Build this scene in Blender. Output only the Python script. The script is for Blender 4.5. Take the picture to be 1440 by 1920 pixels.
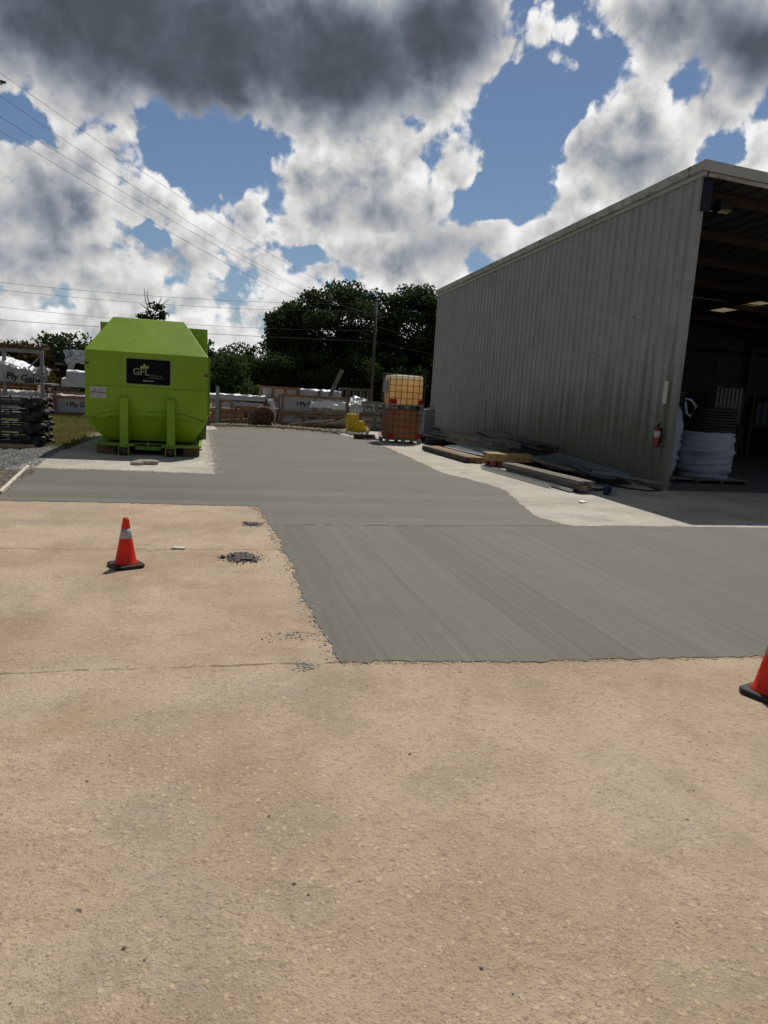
import bpy, bmesh, math, random
import numpy as np
from mathutils import Vector, Matrix

for o in list(bpy.data.objects):
    bpy.data.objects.remove(o)
scene = bpy.context.scene
C = scene.collection
rnd = random.Random(7)
R = math.radians

# ------------------------------------------------------------------ camera
# world axes: Y runs along the shed's long wall, X to the right, Z up
FPX, CX, CY, HCAM = 1341.0, 720.0, 960.0, 1.7
RM = np.array([[0.9701338974, -0.0174696805, -0.2419401399],
               [-0.2352528146, 0.1753702800, -0.9559818921],
               [0.0591298083, 0.9843475378, 0.1660228617]])
camd = bpy.data.cameras.new('camera')
cam = bpy.data.objects.new('camera', camd)
C.objects.link(cam)
m4 = Matrix([[*RM[0], 0], [*RM[1], 0], [*RM[2], HCAM], [0, 0, 0, 1]])
cam.matrix_world = m4
camd.sensor_fit = 'VERTICAL'
camd.sensor_height = 36.0
camd.lens = 36.0 * FPX / 1920.0
camd.clip_start = 0.05
camd.clip_end = 6000
scene.camera = cam
scene.cycles.max_bounces = 6
scene.cycles.diffuse_bounces = 2
scene.cycles.glossy_bounces = 2
scene.render.resolution_x = 768
scene.render.resolution_y = 1024

def ray(x, y):
    v = np.array([(x - CX) / FPX, -(y - CY) / FPX, -1.0])
    return RM @ (v / np.linalg.norm(v))
def G(x, y, z=0.0):
    r = ray(x, y); t = (z - HCAM) / r[2]
    return Vector((r[0] * t, r[1] * t, z))
def AY(x, y, Y):
    r = ray(x, y); t = Y / r[1]
    return Vector((r[0] * t, Y, HCAM + r[2] * t))
def AX(x, y, X):
    r = ray(x, y); t = X / r[0]
    return Vector((X, r[1] * t, HCAM + r[2] * t))
def azel(x, y):
    r = ray(x, y)
    return math.atan2(r[0], r[1]), math.asin(r[2])

# ------------------------------------------------------------------ light
SUN_EL = R(56.5)
SUN_AZ = math.atan2(2.15, 3.8)           # clockwise from +Y
scene.view_settings.view_transform = 'Standard'
scene.view_settings.look = 'None'
scene.view_settings.exposure = -0.12
scene.view_settings.gamma = 1.0
sund = bpy.data.lights.new('sun', 'SUN')
sund.energy = 4.6
sund.angle = R(0.53)
sund.color = (1.0, 0.955, 0.89)
sun = bpy.data.objects.new('sun', sund)
C.objects.link(sun)
sdir = Vector((math.sin(SUN_AZ) * math.cos(SUN_EL), math.cos(SUN_AZ) * math.cos(SUN_EL), math.sin(SUN_EL)))
sun.rotation_euler = sdir.to_track_quat('Z', 'Y').to_euler()
sun.location = (0, 0, 60)

# ------------------------------------------------------------------ sky with cumulus, laid out in azimuth / elevation
world = bpy.data.worlds.new('World')
scene.world = world
world.use_nodes = True
world.cycles.sampling_method = 'MANUAL'
world.cycles.sample_map_resolution = 512
wt = world.node_tree
wt.nodes.clear()

class NT:
    """tiny expression helper for node trees"""
    def __init__(s, tree): s.t = tree; s.dim = '3D'
    def n(s, typ, **kw):
        nd = s.t.nodes.new(typ)
        for k, v in kw.items(): setattr(nd, k, v)
        return nd
    def put(s, sock, v):
        if hasattr(v, 'is_output') or isinstance(v, bpy.types.NodeSocket): s.t.links.new(v, sock)
        else: sock.default_value = v
    def m(s, op, a, b=0.0, c=0.0, clamp=False):
        nd = s.n('ShaderNodeMath', operation=op, use_clamp=clamp)
        s.put(nd.inputs[0], a); s.put(nd.inputs[1], b); s.put(nd.inputs[2], c)
        return nd.outputs[0]
    def v(s, op, a, b=(0, 0, 0), c=(0, 0, 0), scale=None):
        nd = s.n('ShaderNodeVectorMath', operation=op)
        s.put(nd.inputs[0], a)
        if op == 'SCALE': s.put(nd.inputs['Scale'], scale)
        elif op not in ('LENGTH', 'NORMALIZE'): s.put(nd.inputs[1], b)
        if op == 'MULTIPLY_ADD': s.put(nd.inputs[2], c)
        return nd.outputs['Value'] if op in ('LENGTH', 'DOT_PRODUCT') else nd.outputs['Vector']
    def noise(s, vec, scale, detail=4, rough=0.5, dist=0.0, col=False, lac=2.0):
        nd = s.n('ShaderNodeTexNoise', noise_dimensions=s.dim)
        s.put(nd.inputs['Vector'], vec)
        nd.inputs['Scale'].default_value = scale; nd.inputs['Detail'].default_value = detail
        nd.inputs['Roughness'].default_value = rough; nd.inputs['Distortion'].default_value = dist
        nd.inputs['Lacunarity'].default_value = lac
        return nd.outputs['Color' if col else 'Fac']
    def vor(s, vec, scale, feature='F1', out='Distance', rand=1.0, smooth=None):
        nd = s.n('ShaderNodeTexVoronoi', feature=feature, voronoi_dimensions=s.dim)
        s.put(nd.inputs['Vector'], vec); nd.inputs['Scale'].default_value = scale
        nd.inputs['Randomness'].default_value = rand
        if smooth is not None: nd.inputs['Smoothness'].default_value = smooth
        return nd.outputs[out]
    def ss(s, x, a, b, lo=0.0, hi=1.0):
        nd = s.n('ShaderNodeMapRange', interpolation_type='SMOOTHSTEP')
        s.put(nd.inputs[0], x); s.put(nd.inputs[1], a); s.put(nd.inputs[2], b)
        s.put(nd.inputs[3], lo); s.put(nd.inputs[4], hi)
        return nd.outputs[0]
    def mix(s, f, a, b, blend='MIX'):
        nd = s.n('ShaderNodeMix', data_type='RGBA', blend_type=blend)
        s.put(nd.inputs[0], f); s.put(nd.inputs[6], a if not isinstance(a, tuple) else (*a[:3], 1))
        s.put(nd.inputs[7], b if not isinstance(b, tuple) else (*b[:3], 1))
        return nd.outputs[2]
    def sep(s, v):
        nd = s.n('ShaderNodeSeparateXYZ'); s.put(nd.inputs[0], v); return nd.outputs
    def comb(s, x, y, z=0.0):
        nd = s.n('ShaderNodeCombineXYZ')
        s.put(nd.inputs[0], x); s.put(nd.inputs[1], y); s.put(nd.inputs[2], z); return nd.outputs[0]

# cloud masses as ellipses: photo direction of the centre, half width, half height (hundredths of a radian scale with FPX)
BLOBS = [
    # the big dark deck above
    (150, -25, 480, 185), (520, 30, 300, 185), (600, 150, 185, 110), (760, 90, 190, 125), (850, 100, 110, 105), (880, 20, 90, 100), (120, 118, 240, 50),
    # upper right deck
    (1320, 20, 230, 105), (1420, 80, 160, 85), (1200, 30, 110, 80),
    # right cumulus
    (1165, 285, 120, 85), (1200, 235, 100, 75), (1300, 215, 110, 60), (1380, 190, 60, 45), (1090, 330, 75, 40), (1130, 360, 110, 60), (1430, 280, 70, 55),
    # left cumulus
    (130, 285, 70, 48), (170, 310, 85, 68), (110, 370, 110, 110), (240, 370, 80, 60), (300, 375, 45, 40), (60, 420, 160, 80), (5, 330, 42, 55),
    # centre cumulus
    (500, 320, 40, 50), (560, 345, 75, 60), (660, 330, 110, 75), (755, 290, 65, 65), (840, 320, 55, 45), (720, 390, 170, 75), (600, 410, 130, 60), (450, 410, 70, 45), (400, 440, 90, 50),
    # lower bank
    (930, 430, 75, 55), (1020, 430, 80, 50), (850, 450, 120, 60), (1090, 420, 80, 60),
    (100, 490, 220, 70), (300, 480, 160, 40), (470, 490, 90, 45), (250, 560, 400, 45), (560, 560, 60, 50), (630, 525, 90, 45), (740, 490, 170, 75), (330, 630, 900, 55),
    # puffs
    (1038, 206, 26, 18), (1078, 115, 24, 32), (1020, 50, 30, 32), (925, 338, 12, 8),
]
DARK = [(250, 60, 520, 165, 1.0), (620, 120, 290, 125, 1.0), (820, 70, 150, 115, .9), (1410, 90, 150, 85, .75), (1250, 40, 140, 65, .4),
        (95, 400, 210, 95, .27), (1200, 290, 150, 60, .36), (700, 415, 200, 60, .18), (820, 475, 150, 60, .30), (350, 492, 190, 35, .2), (80, 520, 220, 35, .2)]

# gaps of open blue between the cloud masses
CLEAR = [(400, 270, 135, 85, 1.0), (320, 225, 90, 40, .8), (985, 290, 85, 110, 1.0), (1030, 190, 120, 75, .7), (930, 365, 90, 40, .9), (25, 240, 65, 40, .7), (285, 440, 34, 24, .7), (595, 482, 50, 24, .7), (1345, 285, 50, 36, .7), (1110, 90, 60, 60, .5)]

def make_noise():
    """billowing detail of the cloud field, sampled twice for its relief towards the sun"""
    gt = bpy.data.node_groups.new('cloud_detail', 'ShaderNodeTree')
    gt.interface.new_socket('Vector', in_out='INPUT', socket_type='NodeSocketVector')
    gt.interface.new_socket('Detail', in_out='OUTPUT', socket_type='NodeSocketFloat')
    T = NT(gt); T.dim = '2D'
    gi = T.n('NodeGroupInput'); go = T.n('NodeGroupOutput')
    p = gi.outputs[0]
    fb = T.m('SUBTRACT', T.noise(p, 16.0, 6, .56, .2), .5)
    pw = T.v('ADD', p, T.v('SCALE', T.v('SUBTRACT', T.noise(p, 55.0, 2, .6, col=True), (.5, .5, .5)), scale=.018))
    bil = T.m('SUBTRACT', .40, T.vor(pw, 27.0, 'F1'))
    bil2 = T.m('SUBTRACT', .40, T.vor(pw, 66.0, 'F1'))
    D = T.m('MULTIPLY', fb, 1.35)
    D = T.m('MULTIPLY_ADD', bil, .40, D)
    D = T.m('MULTIPLY_ADD', bil2, .18, D)
    gt.links.new(D, go.inputs[0])
    return gt
gt = make_noise()
W = NT(wt); W.dim = '2D'
tc = W.n('ShaderNodeTexCoord')
d = W.v('NORMALIZE', tc.outputs['Generated'])
sx = W.sep(d)
az = W.m('ARCTAN2', sx[0], sx[1]); el = W.m('ARCSINE', sx[2])
p0 = W.comb(az, el, 0.0)
w1 = W.v('SUBTRACT', W.noise(p0, 9.0, 3, .55, col=True), (.5, .5, .5))
q = W.v('MULTIPLY_ADD', w1, (.055, .055, 0), p0)
def field(lst, dark):
    f = None
    for e in lst:
        x, y, rx, ry = e[:4]
        a_, e_ = azel(x, y)
        l = W.v('LENGTH', W.v('MULTIPLY_ADD', q, (FPX / rx, FPX / ry, 0), (-a_ * FPX / rx, -e_ * FPX / ry, 0)))
        w = e[4] if dark else min(rx, ry) / 100
        b = W.m('MULTIPLY_ADD', l, -w, w)
        f = b if f is None else W.m('SMOOTH_MAX' if dark else 'MAXIMUM', f, b, .15)
    return f
F = W.m('MINIMUM', field(BLOBS, False), .9)
Dk = field(DARK, True)
# outside the framed sky an unseen thicker deck is added to dim ambient light
away = W.m('MAXIMUM', W.ss(W.m('ABSOLUTE', W.m('SUBTRACT', az, .23)), .50, .66), W.ss(el, .47, .60))
dim_deck = W.m('MULTIPLY', W.m('SUBTRACT', W.noise(p0, 2.6, 2, .5), W.ss(el, .2, .7, .49, .34)), 7.0)
F = W.m('MULTIPLY_ADD', W.m('SUBTRACT', dim_deck, F), away, F)
Dk = W.m('MULTIPLY_ADD', W.m('SUBTRACT', W.m('SUBTRACT', dim_deck, .15), Dk), away, Dk)
hole = W.m('MULTIPLY', W.m('MAXIMUM', field(CLEAR, True), 0.0), W.m('SUBTRACT', 1.0, away))
F = W.m('MULTIPLY_ADD', hole, -1.15, F)
g1 = W.n('ShaderNodeGroup'); g1.node_tree = gt; W.put(g1.inputs[0], p0)
g2 = W.n('ShaderNodeGroup'); g2.node_tree = gt; W.put(g2.inputs[0], W.v('ADD', p0, (0.011, 0.022, 0)))
D = W.m('ADD', W.m('ADD', F, W.ss(el, .30, .40, .08, -.06)), g1.outputs[0])
alpha = W.ss(D, -.03, .23)
lit = W.m('SUBTRACT', g1.outputs[0], g2.outputs[0])
thick = W.ss(D, .0, 1.05)
# thin edges glow with the sun behind them, cores and undersides are grey
mott = W.m('SUBTRACT', W.noise(p0, 7.0, 4, .5), .5)
dk = W.ss(W.m('MULTIPLY_ADD', mott, .7, Dk), -.10, .75)
br = W.m('MULTIPLY_ADD', thick, -.42, .88)
br = W.m('MULTIPLY_ADD', W.m('MULTIPLY', lit, W.m('MULTIPLY_ADD', dk, -.6, 1.0)), .68, br)
br = W.m('MULTIPLY_ADD', mott, .32, br)
br = W.m('MULTIPLY', br, W.m('MULTIPLY_ADD', dk, -.72, 1.0))
br = W.m('MINIMUM', W.m('SMOOTH_MAX', br, .12, .15), .95)
br = W.m('POWER', br, 1.25)
ccol = W.mix(W.ss(br, .05, .65), (.80, .96, 1.22), (1.0, .995, .985))
cc = W.v('SCALE', ccol, scale=br)
sky = W.n('ShaderNodeTexSky', sky_type='NISHITA')
sky.sun_disc = False
sky.sun_elevation = SUN_EL
sky.sun_rotation = SUN_AZ
sky.altitude = 100
sky.air_density = 1.0; sky.dust_density = 0.3; sky.ozone_density = 4.0
b1 = W.n('ShaderNodeBackground'); W.put(b1.inputs[0], sky.outputs[0]); b1.inputs[1].default_value = 0.066
b2 = W.n('ShaderNodeBackground'); W.put(b2.inputs[0], cc); b2.inputs[1].default_value = 1.05
mx = W.n('ShaderNodeMixShader')
# below the horizon there is only the ground sheet; clouds stop there
W.put(mx.inputs[0], W.m('MULTIPLY', alpha, W.ss(el, -.06, -.01)))
wt.links.new(b1.outputs[0], mx.inputs[1]); wt.links.new(b2.outputs[0], mx.inputs[2])
wo = W.n('ShaderNodeOutputWorld'); wt.links.new(mx.outputs[0], wo.inputs[0])

# ------------------------------------------------------------------ materials
MATS = {}
def new_mat(name):
    m = bpy.data.materials.new(name); m.use_nodes = True
    t = m.node_tree
    bs = t.nodes['Principled BSDF']
    MATS[name] = m
    return m, NT(t), bs
def simple(name, col, rough=.7, metal=0.0, var=.25, scale=6.0, bump=0.0, bscale=40.0, dirt=None, stretch=(1, 1, 1), spec=.3, dirt_amt=.5):
    m, T, bs = new_mat(name)
    tc = T.n('ShaderNodeTexCoord')
    oi = T.n('ShaderNodeObjectInfo')
    vec = T.v('ADD', T.v('MULTIPLY', tc.outputs['Object'], stretch), T.v('SCALE', (17.3, 9.1, 5.7), scale=oi.outputs['Random']))
    n1 = T.noise(vec, scale, 5, .6)
    f = T.ss(n1, .3, .72)
    dark = tuple(c * (1 - var) for c in col); lite = tuple(min(1, c * (1 + var * .6)) for c in col)
    c = T.mix(f, dark, lite)
    rv = T.m('ADD', .86, T.m('MULTIPLY', oi.outputs['Random'], .28))
    c = T.v('SCALE', c, scale=rv)
    if dirt:
        n2 = T.noise(vec, scale * 2.7, 7, .68)
        c = T.mix(T.m('MULTIPLY', T.ss(n2, .52, .68), dirt_amt), c, dirt)
    T.put(bs.inputs['Base Color'], c)
    bs.inputs['Roughness'].default_value = rough
    bs.inputs['Metallic'].default_value = metal
    bs.inputs['Specular IOR Level'].default_value = spec
    if bump:
        b = T.n('ShaderNodeBump'); b.inputs['Strength'].default_value = bump; b.inputs['Distance'].default_value = .01
        T.put(b.inputs['Height'], T.noise(vec, bscale, 4, .6)); T.put(bs.inputs['Normal'], b.outputs[0])
    return m

def ground_mat(name, light, brown, grey, pebble=34.0, peb_amt=.5, bump=.6, joints=()):
    m, T, bs = new_mat(name)
    geo = T.n('ShaderNodeNewGeometry'); P = geo.outputs['Position']
    big = T.noise(P, .55, 5, .6); med = T.noise(P, 2.6, 6, .62); fine = T.noise(P, 22, 6, .68); vf = T.noise(P, 120, 4, .7)
    c = T.mix(T.ss(big, .38, .64), light, brown)
    c = T.mix(T.m('MULTIPLY', T.ss(T.noise(T.v('MULTIPLY', T.v('ADD', P, (3, 77, 0)), (1.0, .45, 1)), .9, 5, .62), .50, .70), .55), c, tuple(b * .72 for b in brown))
    c = T.mix(T.m('MULTIPLY', T.ss(T.noise(T.v('ADD', P, (31, 7, 0)), .8, 6, .65), .50, .72), .75), c, grey)
    c = T.mix(T.m('MULTIPLY', T.ss(med, .45, .75), .55), c, tuple(b * .78 for b in brown))
    c = T.mix(T.m('MULTIPLY', T.ss(fine, .48, .72), .45), c, tuple(b * .55 for b in brown))
    c = T.mix(T.m('MULTIPLY', T.ss(vf, .50, .75), .35), c, tuple(min(1, b * 1.25) for b in light))
    # exposed stones: warped cells, a share of them pale, some rusty or grey
    wv = T.v('ADD', P, T.v('SCALE', T.v('SUBTRACT', T.noise(P, 45, 3, .6, col=True), (.5, .5, .5)), scale=.030))
    cellc = T.vor(wv, pebble, 'F1', 'Color'); celld = T.vor(wv, pebble, 'F1', 'Distance')
    cs = T.sep(cellc)
    edge = T.ss(celld, .22, .46, 1.0, 0.0)
    show = T.ss(T.noise(T.v('ADD', P, (13, 21, 0)), 1.7, 5, .6), .34, .62, .35, 1.0)
    edge = T.m('MULTIPLY', edge, show)
    pale = T.m('MULTIPLY', T.ss(cs[0], .72, .80), edge)
    rust = T.m('MULTIPLY', T.ss(cs[1], .84, .90), edge)
    c = T.mix(T.m('MULTIPLY', pale, peb_amt), c, tuple(min(1, b * 1.32 + .02) for b in light))
    c = T.mix(T.m('MULTIPLY', rust, peb_amt * .9), c, tuple(b * .62 for b in brown))
    wv2 = T.v('ADD', P, T.v('SCALE', T.v('SUBTRACT', T.noise(P, 90, 2, .6, col=True), (.5, .5, .5)), scale=.016))
    c2 = T.sep(T.vor(wv2, pebble * 2.6, 'F1', 'Color')); d2 = T.vor(wv2, pebble * 2.6, 'F1', 'Distance')
    e2 = T.ss(d2, .25, .48, 1.0, 0.0)
    c = T.mix(T.m('MULTIPLY', T.m('MULTIPLY', T.ss(c2[0], .6, .7), e2), peb_amt * .6), c, tuple(min(1, b * 1.2) for b in light))
    c = T.mix(T.m('MULTIPLY', T.m('MULTIPLY', T.ss(c2[2], .78, .84), e2), peb_amt * .8), c, tuple(b * .42 for b in brown))
    # dark pits
    pit = T.ss(T.vor(P, 5.5, 'F1'), .055, .03)
    pit = T.ss(T.vor(wv, 4.2, 'F1'), .045, .025, 0., 1.)
    c = T.mix(T.m('MULTIPLY', pit, .8), c, (.05, .04, .03))
    # grey oily scuffs in patches
    sc = T.m('MULTIPLY', T.ss(T.noise(T.v('MULTIPLY', P, (1, 1.6, 1)), 5.0, 8, .72), .60, .70), T.ss(T.noise(P, .42, 2, .5), .55, .66))
    c = T.mix(T.m('MULTIPLY', sc, .6), c, (.13, .125, .115))
    # wandering hairline cracks, reddish clay stains and pale dust
    wc = T.v('ADD', P, T.v('SCALE', T.v('SUBTRACT', T.noise(P, 1.6, 5, .65, col=True), (.5, .5, .5)), scale=.9))
    ck = T.m('MULTIPLY', T.ss(T.vor(wc, .55, 'DISTANCE_TO_EDGE'), .003, .0085, 1.0, 0.0), T.ss(T.noise(P, .9, 3, .5), .50, .60))
    c = T.mix(T.m('MULTIPLY', ck, .22), c, tuple(b * .35 for b in brown))
    c = T.mix(T.m('MULTIPLY', T.ss(T.noise(T.v('ADD', P, (5, 40, 0)), 1.5, 6, .66), .58, .74), .40), c, (brown[0] * .94, brown[1] * .80, brown[2] * .64))
    c = T.mix(T.m('MULTIPLY', T.ss(T.noise(T.v('ADD', P, (60, 4, 0)), 1.1, 7, .7), .56, .70), .45), c, tuple(min(1, b * 1.18) for b in light))
    # crisp dark grains between the stones
    gr = T.m('MULTIPLY', T.ss(T.noise(P, 70, 5, .75), .58, .66), T.ss(T.noise(P, 6, 4, .6), .36, .62))
    c = T.mix(T.m('MULTIPLY', gr, .70), c, tuple(b * .33 for b in brown))
    px = T.sep(P)
    for (yy, x0, x1) in joints:
        wob = T.m('MULTIPLY', T.m('SUBTRACT', T.noise(P, 3.5, 5, .7), .5), .10)
        dd = T.m('ABSOLUTE', T.m('SUBTRACT', T.m('ADD', px[1], wob), yy))
        jm = T.m('MULTIPLY', T.ss(dd, .004, .022, 1.0, 0.0), T.ss(T.noise(P, 6, 4, .6), .36, .52))
        jm = T.m('MULTIPLY', jm, T.m('MULTIPLY', T.m('GREATER_THAN', px[0], x0), T.m('LESS_THAN', px[0], x1)))
        c = T.mix(T.m('MULTIPLY', jm, .7), c, (.10, .075, .05))
    T.put(bs.inputs['Base Color'], c)
    bs.inputs['Roughness'].default_value = .88
    bs.inputs['Specular IOR Level'].default_value = .25
    h = T.m('ADD', T.m('MULTIPLY', edge, .42), T.m('MULTIPLY', e2, .22))
    h = T.m('ADD', h, T.m('ADD', T.m('MULTIPLY', fine, 1.1), T.m('MULTIPLY', vf, .6)))
    h = T.m('SUBTRACT', h, T.m('MULTIPLY', pit, 1.2))
    b = T.n('ShaderNodeBump'); b.inputs['Strength'].default_value = bump; b.inputs['Distance'].default_value = .018
    T.put(b.inputs['Height'], h); T.put(bs.inputs['Normal'], b.outputs[0])
    return m

ground_mat('tan_concrete', (.450, .355, .248), (.350, .258, .170), (.305, .272, .222), joints=((4.22, -30, .9), (7.35, -30, 1.0)))
ground_mat('pale_concrete', (.46, .425, .36), (.37, .335, .28), (.26, .245, .215), pebble=26, peb_amt=.3, bump=.45)
ground_mat('dirt', (.22, .18, .125), (.15, .115, .075), (.17, .16, .14), pebble=20, peb_amt=.4, bump=.9)

ground_mat('shed_floor', (.13, .13, .135), (.09, .09, .095), (.11, .115, .125), pebble=12, peb_amt=.15, bump=.2)  # shade of the shed interior is put into this darker floor colour
def fresh_mat(name, along):
    m, T, bs = new_mat(name)
    geo = T.n('ShaderNodeNewGeometry'); P = geo.outputs['Position']
    L = lambda k: (1, k, 1) if along == 'Y' else (k, 1, 1)
    px = T.sep(P); cross = px[0] if along == 'Y' else px[1]
    st = T.noise(T.v('MULTIPLY', P, L(.004)), 95, 3, .7)       # bristle grooves
    st2 = T.noise(T.v('MULTIPLY', P, L(.012)), 16.0, 3, .6)
    wob = T.m('MULTIPLY', T.m('SUBTRACT', T.noise(P, .35, 2, .5), .5), .10)
    u = T.m('DIVIDE', T.m('ADD', cross, wob), .58)               # one broom pass
    wn = T.n('ShaderNodeTexWhiteNoise', noise_dimensions='1D'); T.put(wn.inputs['W'], T.m('FLOOR', u))
    fr_ = T.m('FRACT', u)
    lap = T.m('MULTIPLY', T.ss(T.m('ABSOLUTE', T.m('SUBTRACT', fr_, .5)), .455, .495), T.ss(T.noise(P, 1.3, 4, .6), .35, .6))
    big = T.noise(P, .5, 4, .55)
    c = T.mix(T.ss(big, .35, .7), (.108, .102, .083), (.136, .128, .105))
    c = T.v('SCALE', c, scale=T.m('MULTIPLY_ADD', wn.outputs['Value'], .22, .87))
    c = T.mix(T.m('MULTIPLY', T.ss(st2, .45, .66), .25), c, (.175, .162, .136))
    c = T.mix(T.m('MULTIPLY', T.ss(st, .46, .64), .42), c, (.070, .066, .054))
    c = T.mix(T.m('MULTIPLY', lap, .4), c, (.068, .064, .052))
    c = T.mix(T.m('MULTIPLY', T.ss(T.noise(P, 7, 8, .72), .58, .72), .35), c, (.19, .18, .155))
    c = T.mix(T.m('MULTIPLY', T.ss(T.noise(T.v('ADD', P, (9, 3, 0)), .9, 5, .6), .56, .72), .30), c, (.078, .074, .062))
    c = T.mix(T.m('MULTIPLY', T.ss(T.noise(P, 160, 3, .7), .56, .70), .30), c, (.20, .19, .165))
    c = T.mix(T.ss(T.vor(P, 2.3, 'F1'), .016, .026, 1.0, 0.0), c, (.05, .045, .04))
    T.put(bs.inputs['Base Color'], c)
    T.put(bs.inputs['Roughness'], T.m('ADD', .62, T.m('MULTIPLY', big, .25)))
    bs.inputs['Specular IOR Level'].default_value = .3
    bmp = T.n('ShaderNodeBump'); bmp.inputs['Strength'].default_value = .35; bmp.inputs['Distance'].default_value = .004
    T.put(bmp.inputs['Height'], T.m('ADD', st, T.m('MULTIPLY', T.noise(P, 150, 3, .6), .4))); T.put(bs.inputs['Normal'], bmp.outputs[0])
fresh_mat('fresh_concrete_near', 'Y')
fresh_mat('fresh_concrete_far', 'X')

def wall_mat():
    m, T, bs = new_mat('shed_panel')
    geo = T.n('ShaderNodeNewGeometry'); P = geo.outputs['Position']; px = T.sep(P)
    oi = T.n('ShaderNodeObjectInfo')
    run = T.noise(T.v('MULTIPLY', P, (1, 1, .05)), 5.5, 6, .65)
    run2 = T.noise(T.v('MULTIPLY', P, (1, 1, .09)), 16, 4, .65)
    blot = T.noise(P, 1.3, 6, .65)
    c = T.mix(T.ss(blot, .3, .7), (.238, .244, .244), (.300, .307, .307))
    c = T.mix(T.m('MULTIPLY', T.ss(run, .48, .68), .35), c, (.19, .19, .172))
    # algae: a stain with its own ragged outline on the lower sheets
    lim = T.m('ADD', T.ss(px[1], 14., 27., 2.6, .5), T.m('MULTIPLY', T.m('SUBTRACT', run, .5), 4.6))
    al = T.ss(T.m('SUBTRACT', lim, px[2]), -.5, 1.6)
    al = T.m('MULTIPLY', al, T.ss(T.noise(T.v('MULTIPLY', P, (1, .35, .2)), 1.1, 3, .5), .22, .46))
    c = T.mix(T.m('MULTIPLY', al, .88), c, (.098, .105, .066))
    c = T.mix(T.m('MULTIPLY', T.m('MULTIPLY', al, T.ss(run2, .52, .66)), .5), c, (.055, .06, .038))
    c = T.mix(T.m('MULTIPLY', T.m('MULTIPLY', T.ss(run2, .60, .70), al), .35), c, (.27, .27, .24))
    c = T.mix(T.ss(T.vor(P, 1.1, 'F1'), .035, .02), c, (.06, .055, .05))
    T.put(bs.inputs['Base Color'], c)
    bs.inputs['Roughness'].default_value = .55; bs.inputs['Metallic'].default_value = 0.0
    bmp = T.n('ShaderNodeBump'); bmp.inputs['Strength'].default_value = .12; bmp.inputs['Distance'].default_value = .02
    T.put(bmp.inputs['Height'], T.noise(P, 2.2, 3, .5)); T.put(bs.inputs['Normal'], bmp.outputs[0])
wall_mat()
simple('fascia', (.36, .355, .32), .55, var=.25, scale=2.2, dirt=(.06, .05, .035), dirt_amt=1.0, bump=.15)
simple('fascia_front', (.40, .40, .38), .5, var=.1, scale=2, dirt=(.2, .18, .15), dirt_amt=.3)
simple('roof_steel', (.07, .07, .07), .6, metal=.1, var=.15)
simple('purlin', (.05, .034, .027), .7, var=.3, scale=3)
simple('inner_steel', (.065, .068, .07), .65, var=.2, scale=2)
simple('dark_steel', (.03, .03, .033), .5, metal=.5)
def green():
    m, T, bs = new_mat('green_paint')
    geo = T.n('ShaderNodeNewGeometry'); P = geo.outputs['Position']
    c = T.mix(T.ss(T.noise(P, .9, 5, .6), .3, .7), (.205, .345, .005), (.25, .40, .008))
    run = T.noise(T.v('MULTIPLY', P, (1, 1, .06)), 14, 5, .65)
    c = T.mix(T.m('MULTIPLY', T.ss(run, .54, .72), .40), c, (.085, .150, .010))
    c = T.mix(T.m('MULTIPLY', T.ss(T.noise(P, 5, 7, .7), .58, .74), .35), c, (.21, .33, .05))
    c = T.mix(T.ss(T.noise(P, 34, 5, .7), .70, .76), c, (.07, .045, .02))
    T.put(bs.inputs['Base Color'], c)
    T.put(bs.inputs['Roughness'], T.m('MULTIPLY_ADD', T.noise(P, 3, 4, .6), .35, .30))
    bs.inputs['Specular IOR Level'].default_value = .4
    b = T.n('ShaderNodeBump'); b.inputs['Strength'].default_value = .22; b.inputs['Distance'].default_value = .05
    T.put(b.inputs['Height'], T.noise(P, 1.9, 3, .5)); T.put(bs.inputs['Normal'], b.outputs[0])
green()
simple('green_worn', (.15, .26, .02), .6, var=.25, scale=5, bump=.2, bscale=18, dirt=(.06, .06, .03), dirt_amt=.8)
simple('decal_black', (.004, .004, .007), .6, var=.05, spec=.12)
simple('decal_green', (.30, .40, .10), .5, var=.05)
simple('decal_grey', (.23, .26, .16), .5, var=.05)
simple('decal_white', (.40, .40, .44), .5, var=.05)
simple('sticker', (.50, .46, .45), .55, var=.15, scale=30)
simple('sticker_red', (.16, .02, .015), .5)
simple('reflector_red', (.20, .02, .01), .3)
simple('rusty_iron', (.085, .055, .04), .85, var=.5, scale=14, bump=.4)
simple('wood_block', (.16, .105, .065), .85, var=.4, scale=9, bump=.3)
simple('cone_base', (.016, .016, .018), .55, var=.3, scale=20, bump=.2, dirt=(.12, .1, .08), dirt_amt=.3)
simple('cone_band', (.36, .34, .35), .45, var=.2, scale=14, dirt=(.16, .14, .12), dirt_amt=.5)
def cone_mat():
    m, T, bs = new_mat('cone_orange')
    geo = T.n('ShaderNodeNewGeometry')
    c = T.mix(T.m('MULTIPLY', T.ss(T.noise(geo.outputs['Position'], 26, 7, .7), .50, .70), .6), (.74, .036, .008), (.34, .045, .02))
    T.put(bs.inputs['Base Color'], c); bs.inputs['Roughness'].default_value = .42
    tr = T.n('ShaderNodeBsdfTranslucent'); tr.inputs[0].default_value = (.85, .04, .008, 1)
    ms = T.n('ShaderNodeMixShader'); ms.inputs[0].default_value = .35
    out = m.node_tree.nodes['Material Output']
    m.node_tree.links.new(bs.outputs[0], ms.inputs[1]); m.node_tree.links.new(tr.outputs[0], ms.inputs[2]); m.node_tree.links.new(ms.outputs[0], out.inputs[0])
cone_mat()
simple('wood_grey', (.17, .15, .125), .85, var=.4, scale=5, stretch=(3, .25, 3), bump=.35, bscale=20)
simple('wood_grey_x', (.17, .15, .125), .85, var=.4, scale=5, stretch=(.25, 3, 3), bump=.35, bscale=20)
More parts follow.
